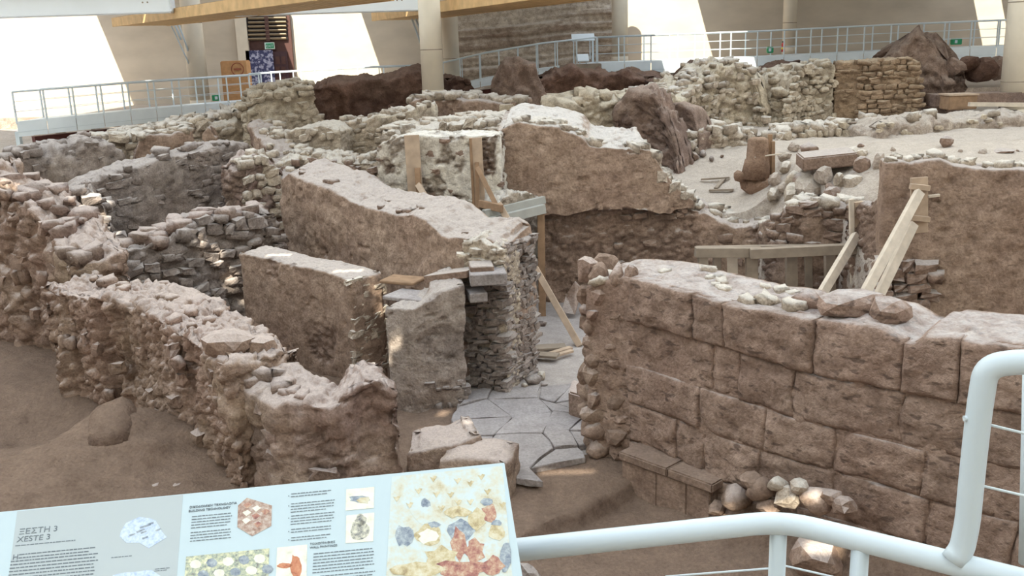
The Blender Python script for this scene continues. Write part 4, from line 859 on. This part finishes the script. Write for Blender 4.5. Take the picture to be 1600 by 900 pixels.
# ------------------------------------------------------------------ layered earth bank
def bank():
    x0, x1 = at(712, 60, 46)[0], at(960, 60, 46)[0]; nx, nz = 160, 110
    U, Z = np.meshgrid(np.linspace(x0, x1, nx), np.linspace(2.5, 9.0, nz), indexing='ij'); U = U.ravel(); Z = Z.ravel()
    zz = Z + .25 * fbm(np.c_[U * .25, Z * 0, Z * 0], 3, 2) - .05 * (U - x0)
    lay = fbm(np.c_[zz * 4.5, U * .12, U * 0], 4, 9)
    Y = 46.6 - .16 * (9 - Z) + .35 * lay + .06 * fbm(np.c_[U * 2, Z * 6, U * 0], 3, 1)
    v = np.c_[U, Y, Z]; n0 = len(v); v = np.r_[v, np.c_[U, np.full(n0, 47.9), Z]]
    i, j = np.meshgrid(np.arange(nx - 1), np.arange(nz - 1), indexing='ij'); a = (i * nz + j).ravel()
    q = np.stack([a, a + nz, a + nz + 1, a + 1], -1)
    sd_ = np.r_[[[j, j + 1, n0 + j + 1, n0 + j] for j in range(nz - 1)], [[(nx - 1) * nz + j + 1, (nx - 1) * nz + j, n0 + (nx - 1) * nz + j, n0 + (nx - 1) * nz + j + 1] for j in range(nz - 1)], [[i * nz + nz - 1, (i + 1) * nz + nz - 1, n0 + (i + 1) * nz + nz - 1, n0 + i * nz + nz - 1] for i in range(nx - 1)]]
    m = ruin_mat('layered_ash', srgb(206, 190, 168), srgb(150, 122, 98), srgb(186, 166, 142), srgb(214, 204, 190), .5, .3)
    o = link('layered_bank', mesh_np('layered_bank', v, np.r_[q, sd_], True, np.clip(np.r_[lay, lay] * 2.2 + .55, 0, 1)), m)
    tag(o, 'exposed bank of wavy pale and brown ash layers against the hall', 'earth bank')
bank()

# ------------------------------------------------------------------ door, louvre, crate and small far things
M_door = plain('dark_red_door', srgb(84, 54, 48), .6); M_sheet, nt, b = new_mat('speckled_sheet')
tn = N(nt, 'ShaderNodeTexNoise', i_Scale=9.0, i_Detail=4.0); tc = N(nt, 'ShaderNodeTexCoord'); nt.links.new(tc.outputs['Object'], tn.inputs['Vector'])
nt.links.new(mix(nt, mrange(nt, tn.outputs[0], .48, .58), srgb(52, 56, 96), srgb(168, 168, 190)), b.inputs['Base Color']); b.inputs['Roughness'].default_value = .4
DY = 47.6
e = empty('door_1', at(420, 150, DY), 'dark red door surround with louvre above and exit sign', 'door'); e['kind'] = 'structure'
child('door_frame', MB().box(at(384, 150, DY + .1), at(453, 20, DY + .3)).mesh('door_frame'), M_door, e)
child('door_leaf', MB().box(at(428, 146, DY), at(449, 80, DY + .1)).mesh('door_leaf'), plain('brown_leaf', srgb(70, 46, 50), .5), e)
for i in range(2):
    for j in range(3): child('door_panel', MB().box(at(431 + i * 9, 100 + j * 16, DY - .03), at(437 + i * 9, 88 + j * 16, DY)).mesh('door_panel'), M_door, e)
child('speckled_sheet', MB().box(at(390, 150, DY - .1), at(426, 78, DY - .06)).mesh('speckled_sheet'), M_sheet, e)
child('louvre_back', MB().box(at(388, 64, DY), at(447, 24, DY + .1)).mesh('louvre_back'), M_black, e)
for i in range(6): child('louvre_slat', MB().beam(at(388, 29 + i * 6.4, DY - .06), at(447, 28 + i * 6.4, DY - .06), .12, .05, (0, .6, 1)).mesh('louvre_slat'), plain('slat_brown', srgb(146, 128, 104), .6), e)
child('louvre_bar', MB().box(at(416, 64, DY - .12), at(419, 24, DY - .05)).mesh('louvre_bar'), M_door, e)
child('frame_post', MB().box(at(378, 150, DY - .1), at(385, 22, DY + .1)).mesh('frame_post'), M_colm, e)
M_green = plain('exit_green', srgb(36, 140, 92), .5)
def text(name, body, size, mat, parent, loc, ux, uy, align='LEFT', ext=.0005, wide=1.0):
    cu = bpy.data.curves.new(name, 'FONT'); cu.body = body; cu.size = size; cu.align_x = align; cu.extrude = ext
    t = bpy.data.objects.new(name, cu); COL.objects.link(t); dg = bpy.context.evaluated_depsgraph_get()
    me = bpy.data.meshes.new_from_object(t.evaluated_get(dg)); bpy.data.objects.remove(t)
    ux, uy = Vector(ux).normalized(), Vector(uy).normalized(); n = ux.cross(uy)
    m = Matrix((ux * wide, uy, n)).transposed().to_4x4(); m.translation = V(loc)
    me.transform(m); me.materials.clear(); return child(name, me, mat, parent)
es = empty('exit_sign', at(421, 76, DY - .2), 'small green exit sign on the dark red door surround', 'sign')
child('sign_box', MB().box(at(414, 77, DY - .15), at(429, 66, DY)).mesh('sign_box'), plain('sign_white', srgb(210, 226, 220), .5), es)
child('sign_face', MB().box(at(415.5, 75.5, DY - .18), at(427.5, 67.5, DY - .15)).mesh('sign_face'), M_green, es)
text('sign_lettering', 'EXIT', .17, M_rail, es, at(416, 74, DY - .2), (1, 0, 0), (0, 0, 1))
e = empty('brown_crate', at(370, 156, 43), 'tall brown packing box with a round stamp by the column', 'box')
child('box_body', MB().box([at(350, 160, 42.6)[0], 42.6, 3.7], at(391, 94, 43.4)).bevel(.04).mesh('box_body'), plain('kraft', srgb(188, 142, 98), .8), e)
c = at(371, 108, 42.58); child('round_stamp', MB().tube([c + [.26 * math.cos(t / 24 * 6.2832), 0, .26 * math.sin(t / 24 * 6.2832)] for t in range(25)], .018, 6).mesh('round_stamp'), plain('stamp_red', srgb(150, 84, 62), .8), e)
child('stamp_bar', MB().box(c + [-.16, -.02, -.04], c + [.16, .01, .04]).mesh('stamp_bar'), bpy.data.materials['stamp_red'], e)
for px, py, Y, lb in ((338, 153, 40.8, 'green box with white pictogram on the walkway near the column foot'), (1494, 65, 41.6, 'green emergency box on the high walkway near the thick column'), (1203, 78, 41.4, 'small teal box on the walkway beside the red extinguisher')):
    e = empty('emergency_box', at(px, py + 5, Y), lb, 'box'); r = 6.5 if px != 1203 else 4
    child('box_body', MB().box(at(px - r, py + 5, Y), at(px + r, py - 5, Y + .2)).bevel(.02).mesh('box_body'), M_green, e)
    child('pictogram', MB().box(at(px - 2, py + 2.5, Y - .02), at(px + 2, py - 2.5, Y)).mesh('pictogram'), M_rail, e)
e = empty('fire_extinguisher', at(1223.5, 82, 41.3), 'small red fire extinguisher with yellow label on the high walkway', 'extinguisher')
a = at(1223.5, 81, 41.3); child('cylinder_body', MB().tube([a, a + [0, 0, .32], a + [0, 0, .38]], [.075, .075, .03], 12).mesh('cylinder_body'), plain('extinguisher_red', srgb(200, 44, 36), .4), e)
child('yellow_label', MB().tube([a + [0, 0, .1], a + [0, 0, .2]], .078, 12).mesh('yellow_label'), plain('label_yellow', srgb(226, 190, 60), .5), e)
child('valve', MB().box(a + [-.05, -.02, .38], a + [.05, .02, .43]).mesh('valve'), M_black, e)
def lectern(px, py, Y, w_, lb, leg=.9):
    c = at(px, py, Y); e = empty('reading_stand', c - np.array([0, 0, leg]), lb, 'stand')
    child('panel_board', MB().poly([c + [-w_ / 2, -.2, -.12], c + [w_ / 2, -.2, -.12], c + [w_ / 2, .2, .14], c + [-w_ / 2, .2, .14]], (0, .02, -.04)).mesh('panel_board'), M_fascia, e)
    for s_ in (-.3, .3): child('leg', MB().box(c + [s_ * w_ - .02, 0, -leg], c + [s_ * w_ + .02, .04, 0]).mesh('leg'), M_railfar, e)
lectern(911, 58, 41.2, .95, 'white tilted reading stand at the top of the ramp'); lectern(911, 90, 39.4, .45, 'small white reading stand on the grey plinth under the ramp end', .25)
q = at(911, 90, 39.4)[2] - .25; a, b_ = at(876, 112, 39.2), at(938, 100, 39.6)
single('concrete_plinth', MB().box((a[0], 39.1, 2.6), (b_[0], 39.9, q)).bevel(.02).mesh('concrete_plinth'), M_frame, 'plain grey plinth between earth ridge and ramp end', 'plinth')
e = empty('roof_stays', at(300, 130, 41.5), 'thin bright metal stays running down beside the column', 'stay')
for a, b_, r in (((264, 32, 41), (301, 112, 41.8), .03), ((270, 31, 41), (283, 62, 41.2), .05), ((276, 30, 41), (298, 90, 41.8), .04)): child('stay_rod', MB().tube([at(*a), at(*b_)], r, 8).mesh('stay_rod'), M_rail, e)
e = empty('roof_stays', at(650, 60, 41.5), 'thin bright metal stays half hidden behind the stout column', 'stay')
for a, b_ in (((641, 22, 40), (658, 70, 41)), ((647, 22, 40), (662, 62, 41)), ((652, 22, 40), (668, 70, 41))): child('stay_rod', MB().tube([at(*a), at(*b_)], .04, 8).mesh('stay_rod'), M_rail, e)

# ------------------------------------------------------------------ near walkway, rail and information panel
struct(link('floor_walkway', MB().box((-9, -4, 3.7), (9, 2.2, 3.85)).mesh('floor_walkway'), M_frame), 'deck of the viewing walkway')
RZ = 4.97
rail = empty('white_handrail', atz(1217, 830, 3.85), 'white tubular handrail with posts and thin wires at the walkway edge', 'railing')
def smooth_path(pts, k=6):
    P = [np.array(p, float) for p in pts]; out = [P[0]]
    for a, b_, c in zip(P, P[1:], P[2:]):
        l = min(np.linalg.norm(b_ - a), np.linalg.norm(c - b_)) * .45; l = min(l, .07)
        s0 = b_ + (a - b_) / np.linalg.norm(a - b_) * l; s1 = b_ + (c - b_) / np.linalg.norm(c - b_) * l
        out += [s0 * (1 - t) ** 2 + 2 * b_ * t * (1 - t) + s1 * t * t for t in np.linspace(0, 1, k)]
    return out + [P[-1]]
child('top_rail', MB().tube(smooth_path([atz(500, 893, RZ), atz(1222, 814, RZ), atz(1400, 858, RZ), atz(1750, 946, RZ)]), .0245, 20).mesh('top_rail'), M_rail, rail)
for px, py in ((1217, 817), (1345, 845)):
    a = atz(px, py, RZ); child('post', MB().tube([a, [a[0], a[1], 3.85]], .0185, 16).mesh('post'), M_rail, rail)
Q = atz(1502, 884, RZ); yq = Q[1]
lp = [at(1489, 876, yq), at(1503, 858, yq), at(1512, 815, yq)] + [at(1519, 740, yq), at(1530, 640, yq), at(1541, 572, yq), at(1600, 564, yq - .02), at(1760, 584, yq - .1)]
child('upright_loop', MB().tube(smooth_path(lp, 8), .0235, 20).mesh('upright_loop'), M_rail, rail)
child('edge_post', MB().tube([at(1607, 570, yq + .3), at(1600, 880, yq + .3)], .012, 10).mesh('edge_post'), M_rail, rail)
for (a, b_) in (((1506, 654), (1760, 716)), ((1500, 751), (1760, 812))):
    child('wire', MB().tube([at(*a, yq), at(*b_, yq)], .0028, 6).mesh('wire'), M_railfar, rail); c = at(*a, yq); child('wire_pin', MB().tube([c, c + [.01, 0, 0]], .006, 8).mesh('wire_pin'), M_rail, rail)
for (a, b_) in (((1040, 901), (1205, 888)), ((1226, 884), (1330, 908))): child('wire', MB().tube([atz(*a, 4.8), atz(*b_, 4.8)], .0028, 6).mesh('wire'), M_railfar, rail)

TR = at(788, 723, 1.75); TLp = atz(0, 800, TR[2])
ux = TR - TLp; ux /= np.linalg.norm(ux); bk = np.array([-ux[1], ux[0], 0]); bk /= np.linalg.norm(bk)
tilt = math.radians(38); vdn = -bk * math.cos(tilt) - np.array([0, 0, 1]) * math.sin(tilt); pn = np.cross(ux, -vdn)
if pn[2] < 0: pn = -pn
def pp(px, py, lift=0.0):
    d = ray(px, py); t = ((TR - CAM) @ pn) / (d @ pn); return CAM + d * t + pn * lift
panel = empty('information_panel', TR - ux * .7 + vdn * .3 - np.array([0, 0, 1.2]), 'tilted white information panel titled in Greek with plans, text and wall painting print', 'panel')
PW, PH = 1.5, .62
cor = [TR, TR - ux * PW, TR - ux * PW + vdn * PH, TR + vdn * PH]
M_paper = plain('panel_white', srgb(186, 202, 208), .35, var=.02, scale=2); M_beige = plain('panel_beige', srgb(174, 182, 184), .35, var=.03, scale=2)
M_ink = plain('print_ink', srgb(104, 112, 118), .5); M_edge = plain('panel_edge', srgb(64, 66, 70), .5)
child('board', MB().poly([c - pn * .004 for c in cor], -pn * .012).bevel(.002, 1).mesh('board'), M_edge, panel)
child('face_sheet', MB().poly(cor, -pn * .004).mesh('face_sheet'), M_paper, panel)
for s_ in (.25, 1.25):
    a = TR - ux * s_ + vdn * .3 - pn * .016; child('leg', MB().tube([a, [a[0], a[1], 3.85]], .025, 12).mesh('leg'), M_edge, panel)
def area(name, pts, mat, lift=.0004, parent=None): return child(name, MB().poly([pp(*q, lift) for q in pts], -pn * .0003).mesh(name), mat, parent or panel)
SL = -0.095     # slope of the printed lines in the picture
area('tinted_field', [(27, 799), (286, 773), (272, 960), (6, 960)], M_beige)
def lines(x0, x1, y, n, step, seed, name='text_line', th=1.7, dx=-.9, ragged=.06):
    r_ = random.Random(seed)
    for i in range(n):
        xa = x0 + dx * i; xb = x1 + dx * i - (x1 - x0) * r_.uniform(0, ragged) * (1 if i < n - 1 else 4); ya = y + step * i; x = xa; mb = MB()
        while x < xb - 1:
            l = min(r_.uniform(3, 9), xb - x); f = lambda X: ya + (X - x0) * SL
            mb.poly([pp(x, f(x), .0008), pp(x + l, f(x + l), .0008), pp(x + l, f(x + l) + th, .0008), pp(x, f(x) + th, .0008)], -pn * .0003); x += l + 1.1
        o = child(name, mb.mesh(name), M_ink, panel); o['kind'] = 'stuff'
def ptext(name, body, x, y, hpx, wide=1.0):
    a, b_ = pp(x, y, .0006), pp(x + 40, y + 40 * SL, .0006); u = b_ - a; h_ = np.linalg.norm(pp(x, y - hpx, .0006) - a)
    text(name, body, h_ / .7, M_ink, panel, a, u, np.cross(pn, u), wide=wide)
ptext('title_lettering', 'ΞΕΣΤΗ 3', 29, 835.5, 8.2, 1.1); ptext('title_lettering', 'XESTE 3', 26, 847.5, 8.2, 1.1)
lines(24, 121, 852.5, 1, 5, 1, th=1.3); ptext('initial_letter', 'H', 19, 875, 8)
lines(30, 158, 866, 2, 5.2, 2); lines(17, 157, 877, 12, 5.2, 3)
lines(174, 208, 871, 1, 5, 4, th=1.2); lines(242, 266, 889, 2, 3, 5, th=1.0)
ptext('heading_lettering', 'ΟΙΚΟΔΟΜΙΚΗ ΤΕΧΝΟΛΟΓΙΑ', 296, 794.5, 3.2, 1.1); ptext('heading_lettering', 'BUILDING TECHNOLOGY', 294.5, 800.5, 3.2, 1.1)
lines(300, 364, 807, 5, 4.4, 6, th=1.2, dx=-.4); lines(298, 363, 832, 4, 4.4, 7, th=1.2, dx=-.4)
r_ = 8
for y0, n in ((771.5, 2), (787, 4), (806, 4), (827, 2), (840, 2)):
    lines(455, 525 - 6 * (n == 2), y0, n, 4.3, r_, th=1.2, dx=-.3); r_ += 1; area('bullet', [(450.5, y0 + 3), (452, y0 + 3), (452, y0 + 4.5), (450.5, y0 + 4.5)], M_ink, .0008)
ptext('heading_lettering', 'ΤΟΙΧΟΓΡΑΦΙΕΣ', 484, 852, 3.2, 1.1); ptext('heading_lettering', 'WALL PAINTINGS', 484, 857.5, 3.2, 1.1)
lines(490, 587, 865, 7, 4.9, 20, th=1.4, dx=-.3); lines(500, 587, 900, 6, 4.9, 21, th=1.4, dx=-.3)
def picture_mat(name, cols, scale, det=5.0):
    m, nt, b = new_mat(name); tc = N(nt, 'ShaderNodeTexCoord'); n = N(nt, 'ShaderNodeTexNoise', i_Scale=scale, i_Detail=det, i_Roughness=.7); nt.links.new(tc.outputs['Object'], n.inputs['Vector'])
    cr = N(nt, 'ShaderNodeValToRGB'); nt.links.new(n.outputs[0], cr.inputs[0]); el = cr.color_ramp.elements
    for i, c in enumerate(cols):
        k = .3 + .4 * i / (len(cols) - 1)
        if i < 2: el[i].position = k; el[i].color = (*srgb(*c), 1)
        else: el.new(k).color = (*srgb(*c), 1)
    nt.links.new(cr.outputs[0], b.inputs['Base Color']); b.inputs['Roughness'].default_value = .35; return m
P_map = picture_mat('plan_print', [(150, 168, 204), (180, 196, 220), (200, 212, 226), (206, 216, 228)], 160)
P_model = picture_mat('model_print', [(112, 84, 76), (156, 124, 108), (184, 164, 150), (208, 202, 196)], 110)
P_pattern = picture_mat('pattern_print', [(108, 78, 84), (150, 160, 148), (206, 204, 168), (226, 226, 204)], 120)
P_fig = picture_mat('cream_print', [(206, 204, 184), (222, 220, 202), (228, 226, 210), (234, 232, 220)], 60)
P_brown = picture_mat('terracotta_print', [(150, 84, 58), (186, 116, 82), (196, 132, 96), (206, 150, 110)], 120)
P_rock = picture_mat('rocky_print', [(70, 78, 92), (150, 148, 140), (204, 200, 180), (222, 222, 206)], 110)
P_blue = picture_mat('slate_print', [(92, 104, 122), (128, 138, 150), (156, 164, 170), (186, 196, 200)], 90)
P_fresco = picture_mat('painted_field', [(184, 170, 136), (200, 198, 180), (196, 208, 208), (194, 208, 212)], 26)
P_red = picture_mat('red_print', [(112, 70, 66), (160, 104, 92), (186, 150, 124), (204, 196, 176)], 70)
P_ochre = picture_mat('ochre_print', [(150, 130, 96), (186, 170, 130), (204, 194, 164), (208, 206, 190)], 60)
def splotch(name, cx, cy, rx, ry, mat, seed, lift=.0008, n=14, j=.25, parent=None):
    q = random.Random(seed); return area(name, [(cx + rx * math.cos(t * 6.2832 / n) * q.uniform(1 - j, 1 + j), cy + ry * math.sin(t * 6.2832 / n) * q.uniform(1 - j, 1 + j)) for t in range(n)], mat, lift, parent)
pc = splotch('plan_drawing', 224, 831, 36, 23, P_map, 1); splotch('plan_drawing', 216, 906, 36, 16, P_map, 2)
for i in range(9):
    q = random.Random(i + 40); x, y = 224 + q.uniform(-24, 24), 831 + q.uniform(-13, 13); area('plan_mark', [(x, y), (x + 9, y - 3), (x + 10, y - 1), (x + 1, y + 2.5)], P_blue, .0011, pc)
pc = area('model_picture', [(372, 790), (386, 778), (425, 790), (424, 822), (394, 838), (371, 824)], P_model, .0008)
for i, (x, y) in enumerate(((380, 789), (394, 794), (408, 799), (379, 801), (393, 806), (378, 813), (396, 819))): area('model_room', [(x, y), (x + 8, y - 4), (x + 14, y), (x + 6, y + 6)], (P_red, P_fig)[i % 2], .0011, pc)
pc = area('pattern_picture', [(291, 870), (421, 857), (417, 960), (284, 960)], P_pattern, .0008)
for i in range(10):
    splotch('pattern_rosette', 306 + (i % 5) * 25 + (12 if i > 4 else 0), 882 - (i % 5) * 2.2 + (i // 5) * 16, 9, 7, P_blue if i % 2 else P_fig, i + 60, .0011, 8, .1, pc)
pc = area('figure_picture', [(433, 856), (480, 851), (478, 960), (429, 960)], P_fig, .0008); splotch('figure_shape', 462, 884, 9, 18, P_brown, 5, .0011, parent=pc); splotch('figure_shape', 445, 884, 12, 4, P_brown, 6, .0011, parent=pc)
pc = area('bird_picture', [(541, 765), (585, 761), (584, 794), (540, 798)], P_fig, .0008); splotch('bird_shape', 562, 780, 17, 6, P_blue, 7, .0011, parent=pc); splotch('bird_shape', 568, 782, 10, 5, P_ochre, 71, .0012, parent=pc)
pc = area('rock_picture', [(541, 806), (585, 801), (583, 846), (540, 849)], P_fig, .0008); splotch('rock_shape', 562, 830, 18, 15, P_rock, 8, .0011, parent=pc); splotch('rock_shape', 564, 814, 9, 10, P_rock, 9, .0011, parent=pc)
pc = area('painting_field', [(612, 745), (785, 728), (806, 960), (600, 960)], P_fresco, .0006)
for i, (x, y, rx, ry, m_) in enumerate(((660, 800, 15, 20, P_fresco), (664, 786, 8, 7, P_blue), (672, 836, 22, 17, P_ochre), (668, 838, 14, 12, P_paper if False else P_fig), (678, 820, 9, 5, P_blue), (630, 838, 14, 16, P_blue), (720, 830, 20, 20, P_blue), (718, 848, 12, 24, P_red), (742, 862, 15, 20, P_red), (765, 802, 12, 14, P_red), (760, 785, 8, 7, P_blue), (775, 832, 12, 14, P_ochre), (776, 817, 8, 5, P_blue), (745, 812, 15, 15, P_ochre), (690, 872, 24, 16, P_ochre), (722, 890, 40, 14, P_red), (650, 890, 40, 12, P_ochre), (790, 872, 10, 22, P_blue), (770, 885, 18, 14, P_red), (715, 800, 18, 9, P_ochre))):
    splotch('painted_shape', x, y, rx, ry, m_, i + 100, .0009 + i * .00003, 12, .3, pc)
for i, (x, y) in enumerate(((677, 749), (715, 752), (735, 756), (654, 768), (682, 773), (704, 774), (620, 780), (640, 790), (716, 786), (735, 785), (762, 769), (785, 790), (752, 746), (690, 795))):
    area('painted_flower', [(x, y + 5), (x - 6, y - 4), (x - 1, y - 2), (x + 1, y - 5), (x + 6, y - 4)], P_ochre, .0012, pc)
